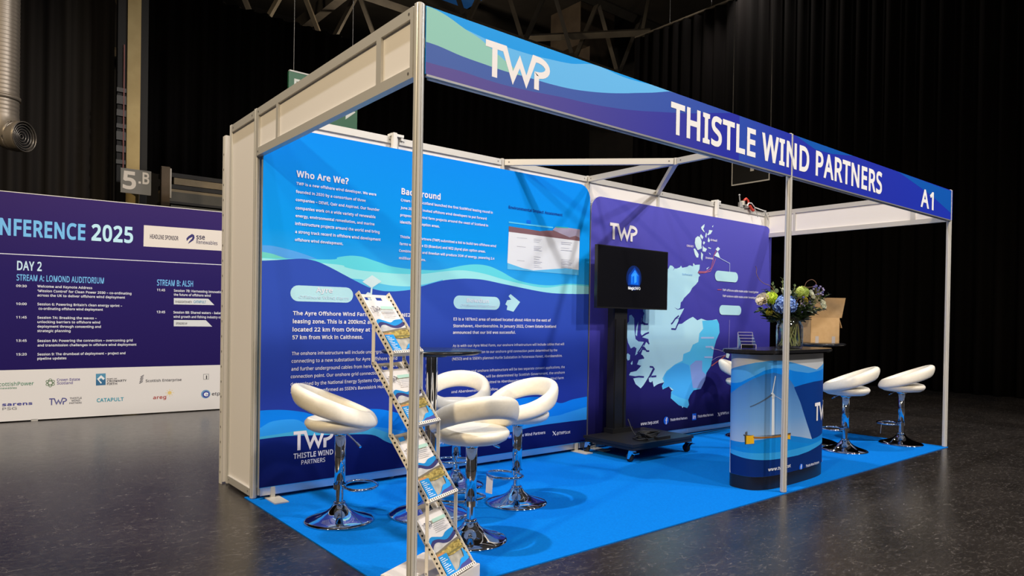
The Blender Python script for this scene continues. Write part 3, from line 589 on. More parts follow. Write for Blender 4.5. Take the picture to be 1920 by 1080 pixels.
BLUE = {'layers': [((0.089, 0.379, 0.9), [(0.028, 1.632), (0.076, 1.633), (0.146, 1.624), (0.235, 1.608), (0.326, 1.585), (0.39, 1.565), (0.431, 1.556), (0.555, 1.539), (0.799, 1.505)], 0.9), ((0.152, 0.658, 0.588), [(0.029, 1.591), (0.077, 1.582), (0.122, 1.571), (0.182, 1.557), (0.29, 1.554)], 0.9), ((0.125, 0.71, 0.836), [(0.416, 1.552), (0.469, 1.571), (0.527, 1.59), (0.593, 1.604), (0.645, 1.609), (0.714, 1.606), (0.785, 1.59), (0.852, 1.574), (0.926, 1.556), (1.0, 1.548), (1.107, 1.543), (1.307, 1.546), (1.422, 1.564), (1.566, 1.597), (1.705, 1.615), (1.833, 1.607), (1.959, 1.57), (2.061, 1.53), (2.165, 1.502), (2.343, 1.483), (2.521, 1.484), (2.713, 1.506), (2.947, 1.506)], 0.9), ((0.344, 0.836, 0.887), [(0.431, 1.55), (0.516, 1.541), (0.583, 1.526), (0.647, 1.515), (0.716, 1.509), (0.854, 1.505), (1.001, 1.503), (1.195, 1.512), (1.379, 1.54), (1.567, 1.56), (1.769, 1.546), (1.96, 1.512), (2.165, 1.482), (2.435, 1.46), (2.713, 1.495), (2.947, 1.492)], 0.9), ((0.112, 0.588, 0.9), [(0.596, 1.46), (0.644, 1.45), (0.717, 1.445), (0.787, 1.435), (0.872, 1.423), (0.95, 1.415), (1.038, 1.414), (1.114, 1.418), (1.243, 1.441), (1.385, 1.48)], 0.9), ('navy', [(0.029, 1.534), (0.118, 1.545), (0.206, 1.557), (0.283, 1.564), (0.339, 1.56), (0.401, 1.546), (0.484, 1.514), (0.582, 1.471), (0.683, 1.427), (0.772, 1.393), (0.857, 1.375), (0.929, 1.373), (1.001, 1.377), (1.119, 1.394), (1.206, 1.422), (1.38, 1.471), (1.526, 1.491), (1.629, 1.498), (1.77, 1.496), (1.964, 1.473), (2.166, 1.449), (2.342, 1.429), (2.523, 1.416), (2.741, 1.417), (2.949, 1.424)], 0.085), ((0.002, 0.221, 0.87), [(0.008, 0.579), (0.09, 0.578), (0.184, 0.57), (0.304, 0.547), (0.416, 0.51), (0.57, 0.498), (0.706, 0.532), (0.843, 0.53), (0.955, 0.506), (1.076, 0.47), (1.26, 0.439), (1.502, 0.437), (1.758, 0.473), (2.03, 0.511), (2.321, 0.528), (2.505, 0.499), (2.639, 0.453), (2.782, 0.477), (2.93, 0.492)], 0.085), ((0.026, 0.329, 0.9), [(0.009, 0.467), (0.074, 0.499), (0.132, 0.508), (0.214, 0.508), (0.268, 0.497), (0.342, 0.459), (0.493, 0.413), (0.651, 0.402), (0.816, 0.406), (1.077, 0.352), (1.262, 0.319), (1.505, 0.296), (1.868, 0.314), (2.206, 0.338), (2.603, 0.347), (2.713, 0.363), (2.932, 0.399)], 0.085), ((0.06, 0.433, 0.733), [(0.01, 0.412), (0.095, 0.416), (0.211, 0.424), (0.305, 0.43), (0.494, 0.398), (0.651, 0.409), (0.753, 0.419), (0.901, 0.364), (1.033, 0.309), (1.263, 0.254)], 0.085), ('deep', [(0.007, 0.396), (0.134, 0.4), (0.226, 0.398), (0.417, 0.384), (0.56, 0.374), (0.8, 0.351), (0.911, 0.294), (0.977, 0.268), (1.125, 0.237), (1.359, 0.204), (1.659, 0.206), (1.98, 0.238), (2.326, 0.274), (2.662, 0.282), (2.942, 0.283)], 0.085)], 'text': [('Who Are We?', 0.229, 2.096, 0.369, 0.043, 0.03, (0.836, 0.836, 0.9)), ('TWP is a new offshore wind developer. We were', 0.229, 2.044, 0.582, 0.019, 0.02, (0.836, 0.836, 0.9)), ('founded in 2020 by a consortium of three', 0.227, 1.991, 0.502, 0.019, 0.02, (0.836, 0.836, 0.9)), ('companies – DEME, Qair and Aspiravi. Our founder', 0.227, 1.938, 0.611, 0.019, 0.02, (0.836, 0.836, 0.9)), ('companies work on a wide variety of renewable', 0.226, 1.884, 0.581, 0.02, 0.02, (0.836, 0.836, 0.9)), ('energy, environmental remediation, and marine', 0.227, 1.833, 0.573, 0.019, 0.02, (0.836, 0.836, 0.9)), ('infrastructure projects around the world and bring', 0.225, 1.781, 0.616, 0.02, 0.02, (0.836, 0.836, 0.9)), ('a strong track record in offshore wind development', 0.226, 1.728, 0.624, 0.02, 0.02, (0.836, 0.836, 0.9)), ('offshore wind development.', 0.225, 1.676, 0.339, 0.019, 0.02, (0.836, 0.836, 0.9)), ('Background', 1.014, 2.081, 0.338, 0.046, 0.03, (0.836, 0.836, 0.9)), ('Crown Estate Scotland launched the first ScotWind leasing round in', 1.01, 2.03, 0.842, 0.02, 0.02, (0.836, 0.836, 0.9)), ('June 2020 and invited offshore wind developers to put forward', 1.009, 1.975, 0.782, 0.019, 0.02, (0.836, 0.836, 0.9)), ('proposals for wind farm projects around the coast of Scotland in', 1.007, 1.922, 0.801, 0.019, 0.02, (0.836, 0.836, 0.9)), ('identified plan option areas.', 1.006, 1.87, 0.342, 0.02, 0.02, (0.836, 0.836, 0.9)), ('Thistle Wind Partners (TWP) submitted a bid to build two offshore wind', 1.008, 1.764, 0.883, 0.019, 0.02, (0.836, 0.836, 0.9)), ('farms within the E3 (Bowdun) and NE2 (Ayre) plan option areas.', 1.004, 1.712, 0.782, 0.02, 0.02, (0.836, 0.836, 0.9)), ('Combined Ayre and Bowdun will produce 2GW of energy, powering 2.4', 1.001, 1.662, 0.875, 0.019, 0.02, (0.836, 0.836, 0.9)), ('million homes.', 1.001, 1.609, 0.229, 0.019, 0.02, (0.836, 0.836, 0.9)), ('Environmental Impact Assessment', 2.017, 2.092, 0.605, 0.024, 0.01, (0.01, 0.041, 0.283)), ('The Ayre Offshore Wind Farm will be in the NE2', 0.218, 1.191, 0.885, 0.026, 0.025, (0.836, 0.836, 0.9)), ('leasing zone. This is a 200km2 area', 0.218, 1.137, 0.612, 0.027, 0.025, (0.836, 0.836, 0.9)), ('located 22 km from Orkney at the nearest and', 0.217, 1.083, 0.868, 0.027, 0.025, (0.836, 0.836, 0.9)), ('57 km from Wick in Caithness.', 0.216, 1.032, 0.507, 0.026, 0.025, (0.836, 0.836, 0.9)), ('The onshore infrastructure will include underground', 0.214, 0.928, 0.709, 0.022, 0.006, (0.836, 0.836, 0.9)), ('connecting to a new substation for Ayre Offshore Wind', 0.213, 0.878, 0.785, 0.023, 0.006, (0.836, 0.836, 0.9)), ('and further underground cables from here to our onshore', 0.212, 0.826, 0.787, 0.023, 0.006, (0.836, 0.836, 0.9)), ('connection point. Our onshore grid connection', 0.209, 0.777, 0.642, 0.022, 0.006, (0.836, 0.836, 0.9)), ('determined by the National Energy Systems Operator', 0.209, 0.726, 0.722, 0.023, 0.006, (0.836, 0.836, 0.9)), ("and has been confirmed as SSEN's Banniskirk Hub", 0.209, 0.678, 0.688, 0.022, 0.006, (0.836, 0.836, 0.9)), ('E3 is a 187km2 area of seabed located about 44km to the east of', 1.487, 1.169, 1.016, 0.023, 0.02, (0.836, 0.836, 0.9)), ('Stonehaven, Aberdeenshire. In January 2022, Crown Estate Scotland', 1.486, 1.116, 1.08, 0.023, 0.02, (0.836, 0.836, 0.9)), ('announced that our bid was successful.', 1.484, 1.065, 0.626, 0.023, 0.02, (0.836, 0.836, 0.9)), ('As is with our Ayre Wind Farm, our onshore infrastructure will include cables that will', 1.484, 0.963, 1.182, 0.02, 0.006, (0.836, 0.836, 0.9)), ('connect our substation to our onshore grid connection point determined by the', 1.482, 0.911, 1.103, 0.02, 0.006, (0.836, 0.836, 0.9)), ("(NESO) and is SSEN's planned Hurlie Substation in Fetteresso Forest, Aberdeenshire.", 1.479, 0.861, 1.168, 0.021, 0.006, (0.836, 0.836, 0.9)), ('The offshore and onshore infrastructure will be two separate consent applications, the', 1.477, 0.761, 1.202, 0.021, 0.006, (0.836, 0.836, 0.9)), ('offshore applications will be determined by Scottish Government, the onshore', 1.476, 0.713, 1.204, 0.021, 0.006, (0.836, 0.836, 0.9)), ('applications will be submitted to Aberdeenshire Council, the Bowdun Wind Farm', 1.475, 0.666, 1.192, 0.02, 0.006, (0.836, 0.836, 0.9)), ('and Aberdeenshire will follow', 1.476, 0.607, 0.458, 0.02, 0.006, (0.836, 0.836, 0.9)), ('Ayre', 0.374, 1.345, 0.119, 0.035, 0.03, (0.736, 0.812, 0.9)), ('Offshore Wind Farm', 0.256, 1.301, 0.355, 0.021, 0.015, (0.597, 0.772, 0.896)), ('Bowdun', 1.61, 1.312, 0.218, 0.032, 0.03, (0.736, 0.812, 0.9)), ('Offshore Wind Farm', 1.553, 1.276, 0.343, 0.021, 0.01, (0.597, 0.772, 0.896)), ('THISTLE WIND', 0.234, 0.245, 0.278, 0.035, 0.02, (0.836, 0.836, 0.9)), ('PARTNERS', 0.288, 0.201, 0.167, 0.029, 0.0, (0.836, 0.836, 0.9)), ('www.twp.scot', 1.264, 0.226, 0.242, 0.024, 0.02, (0.836, 0.836, 0.9)), ('Thistle Wind Partners', 1.658, 0.221, 0.34, 0.023, 0.012, (0.836, 0.836, 0.9)), ('Thistle Wind Partners', 2.111, 0.202, 0.349, 0.024, 0.012, (0.836, 0.836, 0.9)), ('@TWPScot', 2.594, 0.178, 0.166, 0.025, 0.0, (0.836, 0.836, 0.9))], 'shapes': [('pill', (0.474, 0.804, 0.9), (0.2, 0.645, 1.282, 1.387)), ('pill', (0.474, 0.804, 0.9), (1.487, 1.943, 1.259, 1.363)), ((0.664, 0.853, 0.9), [(0.789, 1.482), (0.863, 1.441), (0.787, 1.391), (0.714, 1.432)]), ((0.664, 0.853, 0.9), [(0.794, 1.399), (0.789, 1.338), (0.777, 1.285), (0.739, 1.344), (0.755, 1.361), (0.776, 1.355), (0.78, 1.39)]), ((0.474, 0.804, 0.9), [(2.052, 1.392), (2.156, 1.329), (2.086, 1.247), (2.014, 1.261), (2.021, 1.294), (1.999, 1.305), (2.018, 1.34), (2.06, 1.346), (2.031, 1.374)]), ((0.758, 0.804, 0.87), [(2.023, 1.902), (2.84, 1.894), (2.833, 1.635), (2.671, 1.64), (2.481, 1.62), (2.298, 1.6), (2.18, 1.612), (2.013, 1.646)]), ((0.112, 0.523, 0.9), [(2.013, 1.646), (2.18, 1.612), (2.298, 1.6), (2.481, 1.62), (2.671, 1.64), (2.833, 1.635), (2.833, 1.588), (2.014, 1.594)]), ((0.211, 0.115, 0.137), [(2.022, 1.947), (2.183, 1.944), (2.365, 1.939), (2.432, 1.949), (2.519, 1.958), (2.607, 1.939), (2.715, 1.916), (2.788, 1.936), (2.839, 1.924), (2.84, 1.894), (2.023, 1.902)]), ((0.368, 0.329, 0.462), [(2.51, 1.962), (2.544, 1.991), (2.695, 1.999), (2.842, 1.997), (2.839, 1.924), (2.788, 1.936), (2.715, 1.916), (2.607, 1.939)]), ((0.1, 0.555, 0.9), [(2.021, 1.986), (2.223, 1.986), (2.518, 1.989), (2.509, 1.976), (2.264, 1.974), (2.021, 1.974)]), ((0.003, 0.152, 0.812), [(2.214, 2.018), (2.259, 2.019), (2.257, 1.992), (2.213, 1.992)]), ((0.044, 0.433, 0.433), [(2.544, 1.996), (2.695, 2.003), (2.695, 1.994), (2.544, 1.986)]), ((0.403, 0.422, 0.517), [(2.108, 1.862), (2.221, 1.865), (2.221, 1.862), (2.108, 1.86)]), ((0.403, 0.422, 0.517), [(2.11, 1.791), (2.208, 1.791), (2.208, 1.788), (2.11, 1.788)]), ((0.403, 0.422, 0.517), [(2.112, 1.675), (2.196, 1.674), (2.196, 1.671), (2.112, 1.673)]), ((0.403, 0.422, 0.517), [(2.295, 1.869), (2.387, 1.869), (2.387, 1.867), (2.295, 1.867)]), ((0.403, 0.422, 0.517), [(2.295, 1.858), (2.372, 1.857), (2.372, 1.854), (2.295, 1.855)]), ((0.403, 0.422, 0.517), [(2.296, 1.844), (2.358, 1.842), (2.358, 1.839), (2.296, 1.842)]), ((0.403, 0.422, 0.517), [(2.296, 1.807), (2.389, 1.806), (2.389, 1.804), (2.296, 1.804)]), ((0.403, 0.422, 0.517), [(2.297, 1.795), (2.374, 1.794), (2.374, 1.791), (2.297, 1.793)]), ((0.403, 0.422, 0.517), [(2.297, 1.785), (2.359, 1.782), (2.359, 1.779), (2.297, 1.782)]), ((0.403, 0.422, 0.517), [(2.297, 1.773), (2.389, 1.773), (2.389, 1.77), (2.297, 1.771)]), ((0.403, 0.422, 0.517), [(2.298, 1.719), (2.375, 1.717), (2.375, 1.714), (2.298, 1.717)]), ((0.403, 0.422, 0.517), [(2.299, 1.7), (2.361, 1.697), (2.361, 1.694), (2.299, 1.698)]), ((0.403, 0.422, 0.517), [(2.299, 1.678), (2.391, 1.677), (2.392, 1.674), (2.299, 1.676)]), ((0.403, 0.422, 0.517), [(2.299, 1.666), (2.377, 1.663), (2.377, 1.661), (2.299, 1.663)]), ((0.403, 0.422, 0.517), [(2.3, 1.647), (2.362, 1.643), (2.362, 1.641), (2.3, 1.645)]), ((0.403, 0.422, 0.517), [(2.3, 1.631), (2.392, 1.629), (2.393, 1.627), (2.3, 1.629)]), ((0.403, 0.422, 0.517), [(2.609, 1.867), (2.744, 1.87), (2.744, 1.867), (2.609, 1.864)]), ((0.403, 0.422, 0.517), [(2.609, 1.852), (2.728, 1.854), (2.728, 1.851), (2.609, 1.849)]), ((0.403, 0.422, 0.517), [(2.61, 1.818), (2.712, 1.818), (2.712, 1.816), (2.61, 1.816)]), ((0.403, 0.422, 0.517), [(2.61, 1.798), (2.745, 1.8), (2.745, 1.797), (2.61, 1.795)]), ((0.403, 0.422, 0.517), [(2.612, 1.716), (2.731, 1.716), (2.731, 1.714), (2.612, 1.714)]), ((0.403, 0.422, 0.517), [(2.612, 1.703), (2.715, 1.702), (2.715, 1.699), (2.612, 1.701)]), ((0.403, 0.422, 0.517), [(2.613, 1.689), (2.748, 1.69), (2.748, 1.687), (2.613, 1.686)]), ((0.403, 0.422, 0.517), [(2.613, 1.676), (2.732, 1.676), (2.732, 1.673), (2.613, 1.673)]), ((0.403, 0.422, 0.517), [(2.613, 1.66), (2.716, 1.658), (2.716, 1.656), (2.613, 1.657)]), ((0.403, 0.422, 0.517), [(2.613, 1.647), (2.749, 1.647), (2.749, 1.644), (2.614, 1.644)])], 'twp': [(0.233, 0.509, 0.299, 0.425)]}
PURPLE = {'text': [('TWP offshore cable route under investigation', 5.051, 1.529, 0.719, 0.024, 0.012, (0.836, 0.836, 0.9)), ('TWP onshore cable route under investigation', 5.053, 1.464, 0.719, 0.023, 0.012, (0.836, 0.836, 0.9)), ('ORKNEY', 4.396, 1.965, 0.12, 0.022, 0.02, (0.736, 0.658, 0.772)), ('Kirkwall', 4.815, 2.06, 0.116, 0.023, 0.02, (0.836, 0.836, 0.9)), ('Stromness', 4.728, 1.863, 0.135, 0.022, 0.02, (0.836, 0.836, 0.9)), ('Ayre', 5.078, 1.689, 0.092, 0.023, 0.02, (0.736, 0.588, 0.772)), ('Bowdun', 5.12, 1.329, 0.176, 0.023, 0.02, (0.812, 0.733, 0.853)), ('Sutherland', 4.331, 1.668, 0.168, 0.019, 0, (0.184, 0.406, 0.733)), ('www.twp.scot', 3.714, 0.164, 0.272, 0.032, 0.02, (0.836, 0.836, 0.9)), ('Thistle Wind Partners', 4.174, 0.168, 0.285, 0.025, 0.012, (0.836, 0.836, 0.9)), ('Thistle Wind Partners', 4.638, 0.167, 0.282, 0.026, 0.012, (0.836, 0.836, 0.9)), ('@TWPScot', 5.055, 0.165, 0.164, 0.027, 0, (0.836, 0.836, 0.9))], 'shapes': [((0.469, 0.788, 0.9), [(3.751, 1.693), (4.107, 1.718), (4.134, 1.755), (4.168, 1.754), (4.202, 1.735), (4.183, 1.702), (4.208, 1.728), (4.236, 1.728), (4.293, 1.744), (4.315, 1.763), (4.333, 1.742), (4.42, 1.758), (4.444, 1.772), (4.467, 1.776), (4.515, 1.768), (4.516, 1.8), (4.55, 1.784), (4.605, 1.791), (4.635, 1.793), (4.63, 1.745), (4.601, 1.707), (4.645, 1.676), (4.621, 1.664), (4.61, 1.612), (4.569, 1.578), (4.51, 1.542), (4.475, 1.498), (4.429, 1.467), (4.371, 1.429), (4.349, 1.4), (4.321, 1.385), (4.311, 1.327), (4.277, 1.314), (4.213, 1.331), (4.271, 1.307), (4.334, 1.314), (4.38, 1.325), (4.335, 1.267), (4.296, 1.224), (4.239, 1.216), (4.211, 1.201), (4.171, 1.166), (4.222, 1.211), (4.291, 1.217), (4.281, 1.16), (4.248, 1.113), (4.172, 1.108), (4.243, 1.103), (4.292, 1.16), (4.344, 1.164), (4.413, 1.196), (4.471, 1.219), (4.53, 1.238), (4.61, 1.202), (4.677, 1.221), (4.764, 1.204), (4.839, 1.201), (4.953, 1.217), (4.969, 1.211), (5.005, 1.165), (5.017, 1.072), (4.958, 0.99), (4.917, 0.899), (4.894, 0.797), (4.863, 0.707), (4.788, 0.638), (4.765, 0.558), (4.692, 0.471), (4.568, 0.463), (4.505, 0.412), (4.474, 0.365), (4.492, 0.314), (4.46, 0.282), (4.396, 0.301), (4.381, 0.288), (4.356, 0.323), (4.317, 0.321), (4.269, 0.358), (4.183, 0.402), (4.189, 0.469), (4.227, 0.486), (4.196, 0.483), (4.149, 0.524), (4.097, 0.517), (4.052, 0.498), (4.037, 0.534), (4.073, 0.57), (3.992, 0.56), (3.948, 0.548), (3.912, 0.531), (3.888, 0.593), (3.867, 0.578), (3.838, 0.586), (3.83, 0.619), (3.872, 0.654), (3.911, 0.714), (3.841, 0.735), (3.892, 0.717), (3.837, 0.646), (3.788, 0.593), (3.754, 0.558), (3.712, 0.528), (3.635, 0.573), (3.599, 0.629), (3.703, 0.638), (3.537, 0.663), (3.557, 0.69), (3.645, 0.7), (3.714, 0.748), (3.651, 0.764), (3.677, 0.808), (3.751, 0.818), (3.704, 0.852), (3.731, 0.904), (3.823, 0.888), (3.744, 0.926), (3.792, 0.995), (3.828, 0.962), (3.813, 1.009), (3.72, 1.028), (3.818, 1.069), (3.72, 1.039), (3.698, 1.064), (3.7, 1.156), (3.802, 1.155), (3.723, 1.179), (3.708, 1.22), (3.7, 1.172), (3.714, 1.213), (3.749, 1.261), (3.728, 1.281), (3.727, 1.298)]), ((0.424, 0.74, 0.9), [(3.44, 1.221), (3.491, 1.155), (3.524, 1.182), (3.525, 1.236), (3.556, 1.245), (3.598, 1.21), (3.605, 1.092), (3.623, 1.01), (3.666, 0.987), (3.743, 0.982), (3.748, 0.945), (3.689, 0.886), (3.621, 0.851), (3.64, 0.919), (3.605, 0.937), (3.557, 0.92), (3.515, 0.975), (3.486, 1.069), (3.443, 1.074)]), ((0.424, 0.74, 0.9), [(3.66, 1.183), (3.643, 1.037), (3.622, 1.051), (3.628, 1.119)]), ((0.095, 0.555, 0.9), [(4.695, 1.198), (4.969, 1.211), (5.005, 1.165), (5.017, 1.072), (4.958, 0.99), (4.917, 0.899), (4.894, 0.797), (4.863, 0.707), (4.788, 0.638), (4.765, 0.558), (4.692, 0.471), (4.568, 0.463), (4.505, 0.412), (4.474, 0.365), (4.492, 0.314), (4.46, 0.282), (4.317, 0.321), (4.183, 0.402), (4.189, 0.469), (4.227, 0.486), (4.149, 0.524), (4.052, 0.5), (4.037, 0.534), (4.073, 0.57), (4.042, 0.61), (4.107, 0.683), (4.243, 0.746), (4.367, 0.781), (4.38, 0.849), (4.491, 0.876), (4.538, 0.944), (4.636, 0.973), (4.649, 1.063), (4.715, 1.113)]), ((0.063, 0.433, 0.9), [(4.071, 0.646), (4.228, 0.736), (4.367, 0.761), (4.48, 0.729), (4.523, 0.609), (4.551, 0.489), (4.568, 0.463), (4.505, 0.412), (4.474, 0.365), (4.314, 0.404), (4.19, 0.45), (4.227, 0.486), (4.149, 0.524), (4.052, 0.515), (4.073, 0.57)]), ((0.248, 0.369, 0.756), [(4.496, 0.728), (4.592, 0.775), (4.708, 0.772), (4.711, 0.661), (4.78, 0.618), (4.765, 0.558), (4.692, 0.471), (4.551, 0.489), (4.515, 0.629)]), ('line', (0.034, 0.029, 0.233), 0.017, [(3.722, 1.23), (3.713, 1.184), (3.745, 1.156), (3.805, 1.155)]), ('line', (0.034, 0.029, 0.233), 0.017, [(3.699, 1.028), (3.769, 1.06), (3.821, 1.073)]), ('line', (0.034, 0.029, 0.233), 0.017, [(3.738, 1.007), (3.792, 0.986), (3.828, 0.96)]), ('line', (0.034, 0.029, 0.233), 0.017, [(3.709, 0.931), (3.754, 0.924), (3.792, 0.891), (3.83, 0.89)]), ('line', (0.034, 0.029, 0.233), 0.017, [(3.686, 0.859), (3.725, 0.844), (3.751, 0.818)]), ('line', (0.034, 0.029, 0.233), 0.017, [(3.75, 0.972), (3.702, 0.918), (3.655, 0.873)]), ('line', (0.034, 0.029, 0.233), 0.017, [(3.841, 0.735), (3.888, 0.73), (3.909, 0.709), (3.865, 0.655), (3.844, 0.629)]), ('line', (0.034, 0.029, 0.233), 0.017, [(3.537, 0.654), (3.606, 0.64), (3.681, 0.644), (3.756, 0.637)]), ('line', (0.034, 0.029, 0.233), 0.017, [(3.866, 0.636), (3.945, 0.637)]), ('line', (0.034, 0.029, 0.233), 0.017, [(4.291, 1.247), (4.23, 1.213), (4.192, 1.174), (4.167, 1.159)]), ('line', (0.034, 0.029, 0.233), 0.017, [(4.322, 1.228), (4.277, 1.165), (4.24, 1.107), (4.171, 1.11)]), ((0.393, 0.555, 0.896), [(4.675, 1.026), (4.913, 1.025), (4.914, 1.006), (4.676, 1.008)]), ((0.393, 0.555, 0.896), [(4.762, 0.928), (4.899, 0.926), (4.9, 0.907), (4.763, 0.909)]), ((0.393, 0.555, 0.896), [(4.744, 0.817), (4.894, 0.814), (4.895, 0.795), (4.744, 0.799)]), ((0.424, 0.74, 0.9), [(3.478, 0.85), (3.511, 0.876), (3.545, 0.857), (3.54, 0.812), (3.513, 0.804)]), ((0.424, 0.74, 0.9), [(3.554, 0.776), (3.581, 0.802), (3.582, 0.77), (3.568, 0.762)]), ((0.644, 0.853, 0.9), [(4.586, 2.091), (4.628, 2.085), (4.656, 2.044), (4.652, 1.999), (4.663, 1.969), (4.591, 1.944), (4.559, 1.973), (4.537, 2.015), (4.546, 2.066)]), ((0.644, 0.853, 0.9), [(4.518, 1.951), (4.539, 1.959), (4.57, 1.937), (4.608, 1.902), (4.603, 1.867), (4.572, 1.865), (4.54, 1.897)]), ((0.644, 0.853, 0.9), [(4.643, 2.118), (4.686, 2.09), (4.666, 2.063), (4.623, 2.097)]), ((0.644, 0.853, 0.9), [(4.678, 2.001), (4.694, 1.984), (4.753, 1.969), (4.728, 1.936), (4.675, 1.938)]), ((0.644, 0.853, 0.9), [(4.648, 1.93), (4.686, 1.907), (4.672, 1.837), (4.651, 1.861)]), ((0.644, 0.853, 0.9), [(4.641, 2.19), (4.666, 2.208), (4.703, 2.231), (4.698, 2.199), (4.678, 2.178), (4.711, 2.143), (4.689, 2.147), (4.652, 2.169)]), ((0.644, 0.853, 0.9), [(4.732, 2.145), (4.748, 2.127), (4.734, 2.085), (4.717, 2.099)]), ((0.644, 0.853, 0.9), [(4.784, 2.175), (4.849, 2.175), (4.833, 2.157), (4.818, 2.137), (4.765, 2.116), (4.754, 2.122), (4.78, 2.149)]), ((0.644, 0.853, 0.9), [(4.864, 2.234), (4.85, 2.207), (4.837, 2.219)]), ((0.644, 0.853, 0.9), [(4.776, 2.098), (4.804, 2.062), (4.788, 2.042), (4.761, 2.052)]), ((0.644, 0.853, 0.9), [(4.692, 2.047), (4.719, 2.036), (4.694, 2.009), (4.677, 2.027)]), ((0.644, 0.853, 0.9), [(4.774, 1.99), (4.828, 1.983), (4.823, 1.975), (4.78, 1.978)]), ((0.644, 0.853, 0.9), [(4.781, 1.936), (4.825, 1.917), (4.809, 1.913)]), ((0.644, 0.853, 0.9), [(4.802, 1.782), (4.755, 1.747), (4.751, 1.76)]), ((0.644, 0.853, 0.9), [(4.517, 1.802), (4.538, 1.791), (4.534, 1.775), (4.515, 1.783)]), ((0.664, 0.87, 0.9), [(4.953, 2.007), (4.992, 1.987), (4.949, 1.955), (4.91, 1.978)]), ((0.664, 0.87, 0.9), [(4.938, 1.951), (4.957, 1.946), (4.999, 1.885), (4.888, 1.906)]), ((0.664, 0.87, 0.9), [(5.149, 0.859), (5.213, 0.826), (5.187, 0.785), (5.138, 0.797)]), ((0.503, 0.695, 0.9), [(4.865, 0.92), (4.912, 0.909), (4.906, 0.887), (4.866, 0.895)]), ('line', (0.503, 0.623, 0.896), 0.006, [(4.999, 1.885), (5.181, 1.841), (5.184, 1.748)]), ('line', (0.597, 0.168, 0.241), 0.007, [(4.921, 1.963), (4.874, 1.901), (4.87, 1.863), (4.829, 1.764), (4.734, 1.725), (4.608, 1.718)]), ('line', (0.597, 0.168, 0.241), 0.007, [(4.913, 1.875), (4.863, 1.792), (4.821, 1.735), (4.713, 1.711), (4.603, 1.705)]), ('line', (0.298, 0.283, 0.658), 0.006, [(5.197, 1.213), (5.19, 0.858)]), ('line', (0.446, 0.11, 0.11), 0.012, [(5.132, 0.818), (4.871, 0.711)]), ('line', (0.393, 0.329, 0.623), 0.005, [(5.122, 0.854), (4.997, 0.882), (4.909, 0.894)]), ('line', (0.393, 0.329, 0.623), 0.005, [(5.123, 0.823), (4.964, 0.801), (4.87, 0.767)]), ('line', (0.597, 0.11, 0.168), 0.007, [(4.956, 1.541), (5.034, 1.542)]), ('pill', (0.48, 0.788, 0.853), (4.904, 5.345, 1.635, 1.748)), ('pill', (0.48, 0.788, 0.853), (4.997, 5.423, 1.268, 1.374))], 'twp': [(3.23, 3.614, 1.946, 2.1)]}
PTS = {'b_f': (1.617, 0.235), 'b_in': (2.067, 0.219), 'b_x0': (2.547, 0.177), 'b_x1': (2.584, 0.214), 'p_f': (4.107, 0.181), 'p_in': (4.576, 0.182), 'p_x0': (5.005, 0.153), 'p_x1': (5.044, 0.194)}
FASCIA = {'layers': [((0.129, 0.477, 0.894), [(0.195, 2.456), (0.235, 2.454), (0.358, 2.441), (0.461, 2.438), (0.606, 2.441), (0.719, 2.449), (0.868, 2.464), (1.042, 2.499), (1.3, 2.488), (1.728, 2.52)], 2.2), ((0.277, 0.57, 0.504), [(0.002, 2.497), (0.063, 2.496), (0.133, 2.483), (0.219, 2.456), (0.3, 2.436), (0.376, 2.403), (0.436, 2.378), (0.489, 2.357), (0.539, 2.329)], 2.2), ((0.058, 0.119, 0.426), [(0.004, 2.347), (0.082, 2.346), (0.198, 2.334), (0.319, 2.329), (0.446, 2.326), (0.608, 2.33), (0.722, 2.331), (0.871, 2.339), (1.029, 2.359), (1.196, 2.389), (1.388, 2.432), (1.301, 2.413), (1.487, 2.456), (1.732, 2.517), (1.866, 2.504), (2.309, 2.501), (2.993, 2.505)], 2.2), ((0.089, 0.079, 0.329), [(0.006, 2.264), (0.084, 2.264), (0.199, 2.267), (0.32, 2.263), (0.447, 2.262), (0.628, 2.271), (0.822, 2.285), (1.031, 2.295), (1.256, 2.317), (1.391, 2.336), (1.388, 2.335), (1.595, 2.37), (1.832, 2.411), (2.089, 2.465), (2.348, 2.515)], 2.2)], 'royal': [[(1.446, 2.345), (1.832, 2.411), (2.089, 2.465), (2.348, 2.515), (3.029, 2.508), (3.04, 2.212), (2.476, 2.21), (1.757, 2.204)]], 'blue2': [[(3.047, 2.51), (3.173, 2.475), (3.322, 2.449), (3.582, 2.459), (3.916, 2.511), (4.219, 2.505), (4.476, 2.503), (4.065, 2.508), (3.634, 2.507)], [(4.75, 2.5), (5.275, 2.422), (5.518, 2.382), (5.99, 2.279), (5.978, 2.491)]], 'text': [('THISTLE WIND PARTNERS', 1.657, 2.263, 2.78, 0.181, 0.024, (0.82, 0.82, 0.82)), ('A1', 5.244, 2.256, 0.301, 0.166, 0.022, (0.82, 0.82, 0.82))], 'twp': [(0.334, 0.72, 2.284, 2.443)]}
